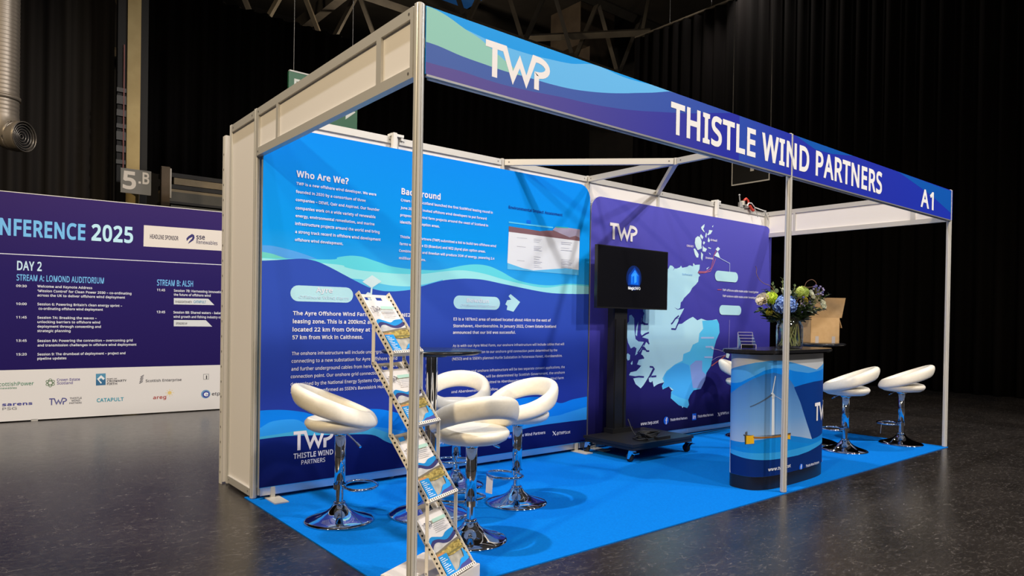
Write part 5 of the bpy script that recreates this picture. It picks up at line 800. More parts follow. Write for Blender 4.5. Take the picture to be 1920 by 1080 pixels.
# ------------------------------------------------------------------ bar stools
def make_stool():
    t = thing('bar_stool', 'stool', 'bar stool', group='white ring back bar stools')
    # +X is the way the sitter faces
    b = MB(); b.lathe([(0, .528), (.10, .526), (.160, .534), (.188, .550), (.202, .574), (.201, .588), (.188, .603), (.155, .612), (.1, .615), (0, .616)], n=40)
    b.build('seat_cushion', LEATHER, t)
    N = 64; M_ = 20; vs = []
    for i in range(N):
        a = 2 * PI * i / N
        c = math.cos(a); sn = math.sin(a); u = (1 - c) / 2            # u: 0 at the front, 1 at the back
        P = Vector((-.034 + .205 * c, .200 * sn, (.592 + .150 * u ** 1.1)))
        rad_ = Vector((c, sn, 0))
        upv = (Vector((0, 0, 1)) + rad_ * (.30 * u - .55 * (1 - u))).normalized()       # band leans outwards at the back, inwards at the front
        side = (rad_ - upv * rad_.dot(upv)).normalized()
        hh = .048 + .013 * u; ww = .034
        for k in range(M_):
            q = 2 * PI * k / M_; cq, sq = math.cos(q), math.sin(q)
            vs.append(P + side * ww * math.copysign(abs(cq) ** .8, cq) + upv * hh * math.copysign(abs(sq) ** .85, sq))
    b = MB(); b.add(vs, [(i * M_ + k, i * M_ + (k + 1) % M_, ((i + 1) % N) * M_ + (k + 1) % M_, ((i + 1) % N) * M_ + k) for i in range(N) for k in range(M_)], 0, True)
    b.build('backrest_ring', LEATHER, t)
    b = MB(); b.lathe([(0, .2), (.031, .2), (.031, .525), (0, .525)], n=24); b.lathe([(.031, .5), (.07, .53), (0, .53)], n=24); b.build('gas_column', CHROME, t)
    b = MB(); b.lathe([(.022, .075), (.022, .2)], n=20); b.lathe([(.03, .098), (.034, .1), (.034, .115), (.03, .118), (.022, .118)], n=20); b.build('lower_tube', CHROME, t)
    pr = [(.0, .007), (.196, .007), (.199, .010), (.198, .014), (.185, .022), (.15, .032), (.11, .045), (.075, .062), (.05, .082), (.036, .104), (.0, .106)]
    b = MB(); b.lathe(pr, n=56); b.build('base', CHROME, t)
    b = MB(); P = []
    for i in range(32):
        a = 2 * PI * i / 32
        P.append((.120 + .095 * math.cos(a), .125 * math.sin(a) * (1 - .12 * math.cos(a)), .205))
    b.tube(P, .0085, closed=True, n=10); b.lathe([(.036, .19), (.036, .22)], n=18)
    b.build('footrest', CHROME, t)
    b = MB(); b.tube([(.03, -.06, .522), (.05, -.11, .512), (.08, -.17, .488), (.10, -.21, .470)], .0045, n=8); b.tube([(.085, -.178, .484), (.103, -.214, .468)], .0075, n=8); b.build('lever', CHROME, t)
    return t


stool = make_stool()
stools = [
    ((.235, 1.195), -24, 'cream ring back bar stool furthest left, side on against the blue text wall'),
    ((.640, .462), 78, 'cream ring back bar stool nearest the viewer, back turned, behind the brochure rack'),
    ((1.31, .885), 188, 'cream ring back bar stool right of the left bar table, with a paper tag'),
    ((1.26, 1.50), -133, 'cream ring back bar stool behind the left bar table, close to the blue text wall'),
    ((4.957, .48), 119, 'white ring back bar stool just right of the printed counter, left of the last stool'),
    ((5.81, .323), 114, 'white ring back bar stool furthest right, beside the right front booth post'),
    ((4.86, 1.46), -62, 'white ring back bar stool half hidden behind the left edge of the printed counter')]
TAGM = mat('white_paper_tag', (.75, .74, .76), .6)
for i, ((x, y), ang, lab) in enumerate(stools):
    o = stool if i == 0 else dup(stool, (x, y, 0), 0, lab)
    o.location = (x, y, 0); o.rotation_euler.z = math.radians(ang); o['label'] = lab
    if i in (2, 5):
        b = MB(); w = .028
        b.add([(.17, -.075 - w, .19), (.17, -.075 + w, .19), (.178, -.075 + w, .085), (.178, -.075 - w, .085), (.171, -.075 - w, .19), (.171, -.075 + w, .19), (.179, -.075 + w, .085), (.179, -.075 - w, .085)], [(0, 1, 2, 3), (7, 6, 5, 4), (0, 3, 7, 4), (1, 5, 6, 2), (0, 4, 5, 1), (3, 2, 6, 7)])
        b.tube([(.171, -.075, .19), (.17, -.09, .207)], .001, n=5)
        b.build('paper_tag', TAGM, o)

# ------------------------------------------------------------------ bar tables
def make_table():
    t = thing('bar_table', 'tall round bar table with black top and chrome column between the four left stools', 'bar table', (.725, 1.0, 0), 0, 'tall bar tables')
    b = MB(); b.lathe([(0, .972), (.28, .972), (.296, .978), (.3, .986), (.296, .994), (.28, .998), (0, .998)], n=56); b.build('tabletop', BLACKG, t)
    b = MB(); b.lathe([(0, .955), (.09, .955), (.09, .972), (0, .972)], n=24); b.build('top_plate', BLACKM, t)
    b = MB(); b.lathe([(.037, .05), (.037, .958)], n=24); b.build('column', CHROME, t)
    b = MB(); b.lathe([(0, .007), (.238, .007), (.243, .011), (.24, .017), (.2, .03), (.14, .044), (.09, .058), (.055, .08), (.04, .1), (0, .1)], n=56); b.build('base', CHROME, t)
    return t


table = make_table()
dup(table, (5.14, .90, 0), 0, 'tall round bar table with black top behind the counter, carrying the cardboard box')

# ------------------------------------------------------------------ cardboard box on the far table
CARD = noisy('brown_cardboard', (.46, .29, .13), (.50, .32, .15), 25, .8)
CARDI = noisy('cardboard_inside', (.44, .28, .13), (.48, .31, .15), 25, .8)
t = thing('cardboard_box', 'open brown cardboard box standing on the black table behind the counter', 'box', (5.24, .88, .998), math.radians(-37.7))
b = MB(); w, d, h, th = .145, .105, .25, .004
b.box(-w, -d, 0, w, d, th)
b.box(-w, -d, 0, w, -d + th, h); b.box(-w, d - th, 0, w, d, h); b.box(-w, -d, 0, -w + th, d, h); b.box(w - th, -d, 0, w, d, h)
b.build('carton', CARD, t)


def flap(c0, c1, up, n):
    c0 = Vector(c0); c1 = Vector(c1); up = Vector(up); n = Vector(n) * .002
    b = MB(); b.obox((c0 + c1) / 2 + up / 2, (c1 - c0) / 2, n, up / 2); b.build('flap', CARDI, t)


flap((-w, -d + .002, h), (w + .02, -d + .002, h), (.02, -.03, .195), (0, 1, .15))
flap((-w + .002, -d + .01, h), (-w + .002, d, h), (-.1, 0, .06), (.5, 0, .85))
flap((w - .002, -d + .01, h), (w - .002, d, h), (.03, 0, -.1), (.95, 0, .3))
flap((-w, d - .002, h), (w, d - .002, h), (0, .09, .08), (0, .66, -.75))
for x in (-.08, .085):
    b = MB(); b.box(x - .017, -d - .0008, 0, x + .017, -d, .065); b.build('tape', mat('clear_grey_tape', (.42, .38, .36), .25), t)

# ------------------------------------------------------------------ television on its trolley stand
t = thing('television_stand', 'black wheeled television trolley with tall column standing before the purple map wall', 'television stand', (3.28, 1.55, 0))
b = MB()
o_ = [(-.415, -.295), (.415, -.295), (.415, .28), (-.415, .28)]
b.prism(o_, .135, .158); b.prism([(x * .97, y * .97) for x, y in o_], .105, .135)
b.build('base_platform', BLACKM, t)
b = MB(); b.box(-.115, .20, .158, .055, .285, 1.72); b.box(-.105, .19, .158, -.08, .2, 1.2); b.box(.02, .19, .158, .045, .2, 1.2)
b.build('column', BLACKM, t)
b = MB(); b.box(-.11, .193, 1.42, .11, .2, 1.72); b.box(-.2, .1925, 1.45, -.16, .2, 1.7); b.box(.16, .1925, 1.45, .2, .2, 1.7)
b.build('mounting_bracket', BLACKM, t)
b = MB(); b.box(-.14, .18, .158, .14, .29, .2); b.build('column_shoe', BLACKM, t)
for sx in (-1, 1):
    for sy in (-1, 1):
        x = sx * .385; y = -.262 if sy < 0 else .245
        b = MB(); b.prism([(x + .03 * math.cos(k * PI / 8), y + .03 * math.sin(k * PI / 8)) for k in range(16)], .095, .105)
        for s2 in (-1, 1):
            b.add([(x + .02 * s2, y - .03, .098), (x + .02 * s2, y + .02, .098), (x + .02 * s2, y + .034, .032), (x + .02 * s2, y + .012, .032),
                   (x + .023 * s2, y - .03, .098), (x + .023 * s2, y + .02, .098), (x + .023 * s2, y + .034, .032), (x + .023 * s2, y + .012, .032)],
                  [(0, 1, 2, 3), (7, 6, 5, 4), (0, 4, 5, 1), (1, 5, 6, 2), (2, 6, 7, 3), (3, 7, 4, 0)])
        b.box(x - .02, y - .03, .088, x + .02, y + .02, .095); b.box(x - .03, y - .055, .08, x + .03, y - .03, .088)
        c = b.build('caster', CHROME, t)
        b = MB(); W = [(.0, -.014), (.03, -.014), (.036, -.008), (.036, .008), (.03, .014), (0, .014)]
        vs = []; n = 20
        for r, xx in W:
            for k in range(n): vs.append((x + xx, y + .022 + r * math.cos(2 * PI * k / n), .0425 + r * math.sin(2 * PI * k / n)))
        b.add(vs, [(i * n + k, i * n + (k + 1) % n, (i + 1) * n + (k + 1) % n, (i + 1) * n + k) for i in range(5) for k in range(n)], 0, True)
        b.build('wheel', RUBBER, c)
tv = thing('television', 'large black flat television mounted on the trolley, screen showing a small blue icon', 'television', (3.363, 1.712, 1.296))
W, H = .489, .560
b = MB(); b.box(-W, -.012, 0, W, .022, H); b.box(-.33, .022, .1, .33, .030, .45); b.build('bezel', mat('black_gloss_plastic', (.012, .012, .013), .3), tv)
b = MB(); b.box(-W + .009, -.0135, .014, W - .009, -.012, H - .008); b.build('screen', mat('dark_screen_glass', (.006, .006, .008), .18, 0, .4), tv)
p = Print(lambda s, z, l: (s, -.0137 - l, z), step=.0005)
EB = mat('lit_icon_blue', (0, .05, .3), .4, emit=(.0, .13, .75), estr=.75); EB2 = mat('lit_icon_deep_blue', (0, .02, .15), .4, emit=(.0, .045, .38), estr=.6); EB3 = mat('lit_icon_cyan', (0, .1, .4), .4, emit=(.05, .34, 1.0), estr=.8); EW = mat('lit_white', (.5, .5, .5), .4, emit=(1, 1, 1), estr=.75)
EB0 = mat('lit_icon_halo', (0, .01, .05), .4, emit=(.0, .012, .14), estr=.5)
p.poly([(-.005 + .105 * math.cos(a), .285 + .115 * math.sin(a)) for a in [2 * PI * i / 28 for i in range(28)]], 'lit_icon_halo')
p.poly([(-.085, .22), (.075, .22), (.08, .31), (.0, .385), (-.08, .31)], 'lit_icon_deep_blue')
p.poly([(-.05, .225), (.058, .225), (.058, .31), (.005, .365), (-.05, .31)], 'lit_icon_blue')
p.poly([(.0, .235), (.03, .25), (.03, .32), (.005, .34), (-.04, .30), (-.005, .31)], 'lit_icon_cyan')
p.stroke([(-.042, .305), (.005, .352), (.05, .305)], .006, 'lit_icon_cyan'); p.stroke([(-.035, .24), (-.035, .295), (-.01, .31)], .006, 'lit_icon_cyan')
p.text('Magic', -.085, .178, .09, .026, .02, 'lit_white'); p.text('INFO', .008, .178, .075, .026, -.006, 'lit_white')
p.build('screen_image', tv)

b = MB(); rnd = random.Random(3)
P = []
for i in range(70):
    a = i * .42; r = .09 + .02 * math.sin(i * 1.3)
    P.append((3.26 + r * 1.25 * math.cos(a), 1.42 + r * .75 * math.sin(a), .166 + .0006 * i))
b.tube([(3.22, 1.62, .30), (3.19, 1.55, .22), (3.15, 1.46, .168)] + P, .005, n=7)
b.tube([(3.2, 1.40, .17), (3.13, 1.32, .17), (3.05, 1.35, .168), (3.07, 1.43, .168), (3.16, 1.44, .18)], .006, n=7)
b.box(3.24, 1.3, .159, 3.42, 1.335, .18)
tag(b.build('power_cable', mat('black_cable', (.014, .014, .015), .45)), 'black power cable coiled on the television trolley base', 'cable')
b = MB(); b.tube([(3.72, 1.83, .010), (3.95, 1.80, .010), (4.2, 1.84, .010), (4.5, 1.83, .010), (4.9, 1.86, .010), (5.4, 1.86, .010)], .004, n=7)
tag(b.build('floor_cable', MATS['black_cable']), 'thin black cable lying on the carpet along the foot of the purple wall', 'cable')

# ------------------------------------------------------------------ printed promotional counter
CK = (3.369, .256, .526, .17, 3.177, .021)


def ck_point(t, grow=0.0):
    cx, cy, a, bb, e, th = CK
    a += grow; bb += grow
    c, s = math.cos(t), math.sin(t)
    x = a * math.copysign(abs(c) ** (2 / e), c); y = bb * math.copysign(abs(s) ** (2 / e), s)
    return (cx + x * math.cos(th) - y * math.sin(th), cy + x * math.sin(th) + y * math.cos(th))


_K = [ck_point(PI * .6 + (2 * PI + .6 - PI * .6) * i / 1439) for i in range(1440)]
_S = [0.0]
for i in range(1, 1440): _S.append(_S[-1] + math.hypot(_K[i][0] - _K[i - 1][0], _K[i][1] - _K[i - 1][1]))
KC = Vector((CK[0], CK[1], 0))


def wrap(s, z, l):
    import bisect
    z = max(z, .1015)
    i = max(1, min(1438, bisect.bisect(_S, s)))
    f = (s - _S[i - 1]) / max(1e-9, _S[i] - _S[i - 1]); f = max(0, min(1, f))
    x = _K[i - 1][0] + f * (_K[i][0] - _K[i - 1][0]); y = _K[i - 1][1] + f * (_K[i][1] - _K[i - 1][1])
    a = _K[max(0, i - 6)]; c = _K[min(1439, i + 6)]
    d = Vector((c[0] - a[0], c[1] - a[1])).normalized(); n = Vector((d.y, -d.x))
    return (x + n.x * (.0012 + l) - KC.x, y + n.y * (.0012 + l) - KC.y, z)


t = thing('promotional_counter', 'curved counter with black top, wrapped in a wind turbine print', 'counter', (KC.x, KC.y, 0))
OUT = [(x - KC.x, y - KC.y) for x, y in [ck_point(2 * PI * i / 160) for i in range(160)]]
KW = mat('counter_wrap_white', ref((200, 195, 198), WK), .28, 0, .5)
b = MB(); b.prism(OUT, .1, .962, 0, True); body = b.build('wrap_panel', KW, t)
b = MB(); b.prism([(x * .998, y * .995) for x, y in OUT], .0065, .1, 0, True); b.build('plinth', mat('black_plinth', (.008, .008, .012), .35), t)
b = MB()
G = [[(x - KC.x, y - KC.y) for x, y in [ck_point(2 * PI * i / 160, g) for i in range(160)]] for g in (.05, .06, .056, .04)]
b.prism(G[0], .965, .974, 0, True); b.prism(G[1], .974, .986, 0, True); b.prism(G[2], .986, .996, 0, True)
b.build('countertop', BLACKG, t)
p = Print(wrap, step=.00015, dense=.012)
for c, pts in COUNTER['shapes']: p.poly(pts, c)
p.build('printed_picture', body)
p = Print(wrap, step=.00015); p.lv = 24
p.texts(COUNTER['text']); p.f_logo(*COUNTER['f'], .026, FB, TXT); p.f_logo(*COUNTER['i'], .026, FB, TXT); p.twp(*COUNTER['twp'][0], TXT, .026)
p.build('lettering', body)

# clear leaflet holder
GLASSA = clear_material('clear_acrylic', (.93, .93, .97), .9, .05, 1.6)
RIM = mat('frosted_acrylic_rim', (.62, .60, .68), .3)
t = thing('leaflet_holder', 'small empty clear acrylic leaflet holder standing on the counter', 'leaflet holder', (2.99, .30, .996), math.radians(-39))
for k in range(5):
    y = -.045 + k * .0195; z0 = .0035; z1 = .032 + .022 * k
    b = MB(); b.box(-.052, y, z0, .052, y + .002, z1); o = b.build('divider' if k < 4 else 'back_plate', GLASSA, t)
    b = MB(); b.box(-.052, y - .0006, z1, .052, y + .0026, z1 + .002); b.build('rim', RIM, o)
for sx in (-1, 1):
    b = MB(); x = sx * .0535
    b.add([(x - .0012, -.045, .0035), (x - .0012, .035, .0035), (x - .0012, .035, .12), (x - .0012, -.045, .034), (x + .0012, -.045, .0035), (x + .0012, .035, .0035), (x + .0012, .035, .12), (x + .0012, -.045, .034)], [(0, 1, 2, 3), (7, 6, 5, 4), (0, 4, 5, 1), (1, 5, 6, 2), (2, 6, 7, 3), (3, 7, 4, 0)])
    o = b.build('side_plate', GLASSA, t)
    b = MB(); b.box(x - .0012, -.046, .0035, x + .0012, -.044, .034); b.box(x - .0012, .034, .0035, x + .0012, .036, .12); b.build('rim', RIM, o)
b = MB(); b.box(-.052, -.045, .0005, .052, .035, .0032); b.build('base_plate', GLASSA, t)

# ------------------------------------------------------------------ zigzag brochure rack
AZ = 1.1501; RF, RD, RA = .0997, .1387, .1763; RW = .225
R0 = Vector((-.094, .3671, 1.2916))
wv = Vector((math.sin(AZ), math.cos(AZ), 0)); nv = Vector((math.cos(AZ), -math.sin(AZ), 0)); zv = Vector((0, 0, 1))
half = RF * nv - RD * zv; step_ = half - RA * zv
rd = half.normalized(); mv = (RD * nv + RF * zv).normalized(); RL = 2 * half.length
rack = thing('brochure_rack', 'cream zigzag brochure rack of four perforated trays behind the front left booth post', 'brochure rack', (.2, .15, .006))
OFS = Vector((.2, .15, .006))


noisy('printed_hillside', (.20, .15, .04), (.60, .47, .14), 55, .5, 0, 0, .3, (1, 1, 2.2), 7)
noisy('printed_road', (.34, .33, .29), (.50, .48, .43), 30, .5, 0, 0, .3)
noisy('printed_cloud', (.45, .45, .46), (.68, .68, .68), 22, .5, 0, 0, .3)


def brochure(k, T):
    """one leaflet resting in tray k"""
    o = T + wv * .008 + mv * .002 + rd * (RL - .300)
    th = .010
    b = MB()
    W_, H_ = .209, .294
    f = lambda u, v, l=0: o + wv * u + rd * (H_ - v) + mv * l
    p = Print(lambda s, z, l: f(s, z, th + l), step=.0004)
    P_ = lambda pts, c: p.poly(pts, c)
    white = (.76, .73, .72)
    P_([(0, 0), (W_, 0), (W_, H_), (0, H_)], white)
    # photograph: pale sky, hills, road
    P_([(0, .1), (W_, .115), (W_, .16), (0, .15)], (.60, .60, .60))
    P_([(0, 0), (W_, 0), (W_, .13), (.15, .135), (.08, .118), (0, .112)], 'printed_road')
    P_([(0, .075), (.05, .085), (.12, .078), (W_, .085), (W_, .128), (.15, .132), (.08, .116), (0, .112)], (.50, .38, .10))
    P_([(.05, .1), (.12, .1), (W_, .108), (W_, .118), (.14, .12)], (.62, .48, .12)); P_([(0, .085), (.045, .095), (.07, .112), (0, .11)], (.55, .25, .10))
    P_([(.06, .092), (.15, .085), (W_, .092), (W_, .098), (.12, .097)], (.22, .2, .08))
    # waves under the title block
    p.curve([(0, .165), (.03, .186), (.07, .178), (.11, .168), (.15, .182), (W_, .188)], .14, (.02, .27, .66))
    p.curve([(0, .150), (.03, .168), (.07, .166), (.12, .15), (.16, .155), (W_, .172)], .13, (.05, .05, .17))
    p.curve([(0, .128), (.03, .15), (.06, .153), (.1, .138), (.15, .135), (W_, .152)], .118, 'printed_cloud')
    p.curve([(0, .115), (.06, .122), (.12, .13), (W_, .138)], .108, (.20, .17, .12))
    P_([(0, .075), (.05, .085), (.12, .078), (W_, .085), (W_, .125), (.15, .126), (.08, .114), (0, .108)], 'printed_hillside')
    P_([(0, .085), (.045, .092), (.07, .108), (0, .106)], (.55, .26, .11))
    P_([(.05, .088), (.15, .086), (W_, .09), (W_, .096), (.12, .094)], (.2, .18, .07))
    # bottom waves and blue text block
    p.curve([(0, .02), (.07, .012), (.11, .018), (.15, .045), (.18, .05), (.19, .085), (W_, .06)], 0, (.02, .30, .75))
    p.curve([(0, .012), (.08, .004), (.13, .022), (.17, .026), (W_, .032)], 0, (.07, .08, .28))
    P_([(.008, .012), (.075, .012), (.075, .098), (.008, .098)], (.02, .28, .70))
    for i in range(9):
        z = .09 - i * .0088
        P_([(.015, z - .0035), (.038 + .022 * ((i * 7) % 3) / 2, z - .0035), (.038 + .022 * ((i * 7) % 3) / 2, z), (.015, z)], (.62, .72, .82))
    # title block
    p.twp(.022, .075, .222, .252, (.12, .12, .16))
    P_([(.085, .238), (.19, .238), (.19, .254), (.085, .254)], (.42, .66, .58))
    for i in range(5): P_([(.085, .230 - i * .0085), (.185 - .012 * (i % 3), .230 - i * .0085), (.185 - .012 * (i % 3), .2325 - i * .0085), (.085, .2325 - i * .0085)], (.50, .50, .54))
    nprint = len(p.mats)
    b = p.b
    c = f(W_ / 2, H_ / 2, th / 2 - .0002)
    p.mats.append(mat('paper_edge', (.74, .72, .70), .6))
    b.obox(c, wv * (W_ / 2), rd * (H_ / 2), mv * (th / 2 - .0002), nprint)
    cen = f(W_ / 2, 0, 0)
    for i in range(len(b.v)): b.v[i] = tuple(Vector(b.v[i]) - cen)
    ob = b.build('brochure', p.mats, None, cen)
    tag(ob, ['wind farm brochure in the topmost tray of the zigzag rack', 'wind farm brochure in the second tray from the top of the zigzag rack', 'wind farm brochure in the third tray from the top of the zigzag rack', 'wind farm brochure in the lowest tray of the zigzag rack'][k], 'brochure', 'brochures in the zigzag rack')


for k in range(4):
    T = R0 + step_ * k
    L_ = lambda p_: tuple(Vector(p_) - OFS)
    b = MB()
    # back sheet with two oval holes near the top
    b.obox(T + wv * RW / 2 + rd * (RL / 2 + .045) - OFS, wv * (RW / 2), rd * (RL / 2 - .045), mv * .0012)
    b.obox(T + wv * RW / 2 + rd * .008 - OFS, wv * (RW / 2), rd * .008, mv * .0012)
    for u0, u1 in ((0, .05), (.095, .13), (.175, .225)): b.obox(T + wv * (u0 + u1) / 2 + rd * .053 - OFS, wv * ((u1 - u0) / 2), rd * .038, mv * .0012)
    tray = b.build('tray', RACKW, rack)
    for sd in (0, 1):
        b = MB(); x = 0 if sd == 0 else RW
        o = T + wv * x
        b.obox(o + rd * RL / 2 + mv * .012 - OFS, wv * .0012, rd * (RL / 2), mv * .0135)
        nh = 15
        for i in range(nh):
            for sg in (-1, 1):
                c = o + rd * (RL * (i + .8) / (nh + .6)) + mv * .012 + wv * sg * .0018 - OFS
                b.poly([c + rd * .0052 * math.cos(a) + mv * .0052 * math.sin(a) for a in [2 * PI * q / 12 for q in range(12)]], 1)
        b.build('side_rail', [RACKW, DARK], tray)
    b = MB(); o = T + rd * RL
    b.obox(o + wv * RW / 2 + mv * .014 - OFS, wv * (RW / 2), rd * .0012, mv * .0155)
    b.obox(o + wv * RW / 2 + mv * .0295 - rd * .006 - OFS, wv * (RW / 2), rd * .007, mv * .0012)
    for i in range(14):
        c = o + wv * (RW * (i + .8) / 14.6) + mv * .0309 - rd * .006 - OFS
        b.poly([c + wv * (.0028 * math.cos(a)) + rd * .0052 * math.sin(a) for a in [2 * PI * q / 10 for q in range(10)]], 1)
    b.build('front_lip', [RACKW, DARK], tray)
    brochure(k, T)


def arm(a, c):
    """flat vertical link between two trays, riveted at both ends"""
    a = a - OFS; c = c - OFS
    b = MB(); d = (a - c).normalized()
    b.obox((a + c) / 2, wv * .0016, nv * .0085, d * ((a - c).length / 2 + .008))
    for q in (a, c):
        b.tube([q - wv * .004, q + wv * .004], .0045, n=10, mi=1)
    b.build('link_arm', [RACKW, mat('grey_rivet', (.35, .33, .31), .4, .5)], rack)


for k in range(4):
    T = R0 + step_ * k
    for sd in (0, 1):
        x = wv * (-.004 if sd == 0 else RW + .004) + mv * .012
        if k < 3:
            arm(T + half + x, T + step_ + x)
            arm(T + 2 * half + x, T + step_ + half + x)
        else:
            arm(T + half + x, T + half + x + zv * (-(T + half).z + .085))
b = MB()
Tb = R0 + step_ * 3 + 2 * half
c0 = Tb + wv * (RW / 2) - nv * .14; c0.z = 0
ca, cb = wv * .165, nv * .155
b.obox(Vector((c0.x, c0.y, .0365)) - OFS, ca, cb, (0, 0, .030)); b.obox(Vector((c0.x, c0.y, .0665)) - OFS, ca * .97, cb * .97, (0, 0, .003))
b.build('base_case', mat('cream_case', (.78, .74, .70), .4), rack)

# ------------------------------------------------------------------ vase and flowers on the counter
VX, VY, VZ = 3.474, .235, .996
t = thing('glass_vase', 'clear glass vase of water and stems standing on the counter', 'vase', (VX, VY, VZ))
GLASS = clear_material('clear_glass', (.98, .99, .99), .95, .03, 1.75)
b = MB(); b.lathe([(0, .0), (.088, .0), (.096, .012), (.098, .1), (.097, .17), (.08, .205), (.074, .225), (.08, .242), (.076, .242), (.070, .225), (.076, .203), (.092, .168), (.093, .1), (.091, .016), (.0, .012)], n=40); b.build('glass', GLASS, t)
WATER = clear_material('vase_water', (.94, .96, .92), .8, .03, 1.33)
b = MB(); b.lathe([(0, .014), (.0895, .018), (.0922, .1), (.0918, .15), (0, .15)], n=40); b.build('water', WATER, t)
STEM = noisy('green_stem', (.22, .27, .09), (.38, .34, .16), 18, .5); STEMB = mat('straw_brown_stem', (.28, .2, .08), .6)
LEAF = noisy('dusty_green_leaf', (.075, .12, .045), (.13, .18, .075), 30, .5); LEAFD = noisy('dark_green_leaf', (.02, .05, .015), (.04, .08, .03), 30, .45); LEAFS = noisy('silver_green_leaf', (.20, .25, .18), (.30, .35, .26), 30, .5)
rnd = random.Random(11)


def stem_to(b, tip, n=8, r=.0032, mi=0, spread=.085):
    """stem from the vase foot, through the neck, to the bloom (local to the vase centre)"""
    tip = Vector(tip); a = rnd.uniform(0, 2 * PI); q = rnd.uniform(.35, 1) * spread
    foot = Vector((q * math.cos(a), q * math.sin(a), .020))
    a2 = math.atan2(tip.y, tip.x); rr = min(.060, .025 + Vector((tip.x, tip.y)).length * .45)
    neck = Vector((rr * math.cos(a2), rr * math.sin(a2), .225))
    P = []
    for i in range(n + 1):
        u = i / n
        P.append((1 - u) ** 2 * foot + 2 * u * (1 - u) * (2 * neck - (foot + tip) / 2) + u * u * tip if False else ((foot.lerp(neck, u / .55)) if u <= .55 else neck.lerp(tip, (u - .55) / .45)))
    b.tube(P, r, n=6, mi=mi)


def flower(name, label, cat, px, group):
    """top-level thing for one flower standing in the vase; returns the empty and the head position local to it"""
    o = thing(name, label, cat, (VX, VY, VZ), 0, group)
    return o, Vector(px) - Vector((VX, VY, VZ))


def petal(b, c, d, up, L, W, curl, mi=0):
    d = d.normalized(); s = d.cross(up).normalized(); u = s.cross(d).normalized()
    pts = []
    for i in range(4):
        q = i / 3; w = W * math.sin(PI * (.18 + .72 * q)) * .5; h = curl * q * q * L
        base = c + d * (L * q) + u * h
        pts += [base - s * w + u * w * .35, base, base + s * w + u * w * .35]
    b.add(pts, [(3 * i + k, 3 * i + k + 1, 3 * i + k + 4, 3 * i + k + 3) for i in range(3) for k in range(2)], mi, True)


def fib(n):
    for i in range(n):
        z = 1 - 2 * (i + .5) / n; r = math.sqrt(1 - z * z); a = i * 2.399963
        yield Vector((r * math.cos(a), r * math.sin(a), z))


def rose(label, pos, r, col):
    o, h = flower('rose', label, 'flower', pos, 'roses in the vase')
    b = MB(); stem_to(b, h - Vector((0, 0, r * .5))); b.build('stem', STEM, o)
    b = MB()
    ax = Vector((h.x - .02, h.y - .12, .10)).normalized()
    s = ax.orthogonal().normalized(); w = ax.cross(s)
    for ring, (cnt, tilt, L) in enumerate(((3, .10, .85), (5, .28, 1.0), (6, .48, 1.1), (7, .75, 1.1), (7, 1.05, 1.0))):
        for i in range(cnt):
            a = 2 * PI * i / cnt + ring * .6
            d = ax * math.cos(tilt) + (s * math.cos(a) + w * math.sin(a)) * math.sin(tilt)
            petal(b, h - ax * r * .35 + (s * math.cos(a) + w * math.sin(a)) * r * .12 * ring, d, (s * math.cos(a) + w * math.sin(a)), r * L, r * 1.35, .35 - .12 * ring)
    b.sphere(h - ax * r * .1, r * .5, n=10, m=7); b.build('bloom', col, o)


def mum(label, pos, r, col):
    o, h = flower('chrysanthemum', label, 'flower', pos, 'green chrysanthemums in the vase')
    b = MB(); stem_to(b, h - Vector((0, 0, r * .6))); b.build('stem', STEM, o)
    b = MB(); b.sphere(h, r * .72, n=12, m=8)
    for d in fib(170):
        petal(b, h + d * r * .55, d + Vector((rnd.uniform(-.3, .3), rnd.uniform(-.3, .3), rnd.uniform(-.3, .3))), Vector((d.y, -d.x, .3)) + Vector((.01, 0, 0)), r * .5, r * .26, .5)
    b.build('bloom', col, o)


def hydrangea(label, pos, r, cols):
    o, h = flower('hydrangea', label, 'flower', pos, None)
    b = MB(); stem_to(b, h - Vector((0, 0, r * .5)), r=.0035); b.build('stem', STEM, o)
    b = MB(); b.sphere(h, r * .8, 2, 16, 10, (1, 1, .85))
    for i, d in enumerate(fib(210)):
        if d.z < -.75: continue
        d = (d + Vector((rnd.uniform(-.13, .13), rnd.uniform(-.13, .13), rnd.uniform(-.13, .13)))).normalized()
        c = h + Vector((d.x * r, d.y * r, d.z * r * .85)) * rnd.uniform(.88, 1.10)
        s = d.orthogonal().normalized(); w = d.cross(s); a0 = rnd.uniform(0, 2)
        for q in range(4):
            a = a0 + q * PI / 2; e = s * math.cos(a) + w * math.sin(a)
            petal(b, c, e + d * rnd.uniform(.1, .45), d, r * .17, r * .17, .1, i % 2)
    b.build('bloom', cols, o)


def sprig(name, label, pos, lean, n, L, size, m, group, round_=False, width=.5):
    """leafy stem; leaves in pairs along its top part"""
    o, h = flower(name, label, 'foliage', pos, group)
    lean = Vector(lean).normalized(); root = h - lean * L
    b = MB(); stem_to(b, root, r=.0028); b.tube([root, root.lerp(h, .5), h], .0013, n=5); b.build('stem', STEM, o)
    b = MB()
    for i in range(n):
        u = i / (n - 1); c = root.lerp(h, u)
        for sg in (-1, 1):
            d = (lean * rnd.uniform(.3, .8) + Vector((math.cos(i * 1.9) * sg, math.sin(i * 1.9) * sg, rnd.uniform(-.2, .4)))).normalized()
            sz = size * (1.1 - .5 * u) * rnd.uniform(.8, 1.15)
            if round_:
                k = d.cross(Vector((.3, -.8, .4))).normalized(); e = c + d * sz * .55
                b.add([e + (d * math.cos(a) + k * math.sin(a)) * sz * .5 for a in [2 * PI * q / 10 for q in range(10)]], [tuple(range(10))])
            else:
                petal(b, c, d, Vector((rnd.uniform(-.4, .4), rnd.uniform(-.4, .4), 1)), sz, sz * width, -.15)
    b.build('leaves', m, o)


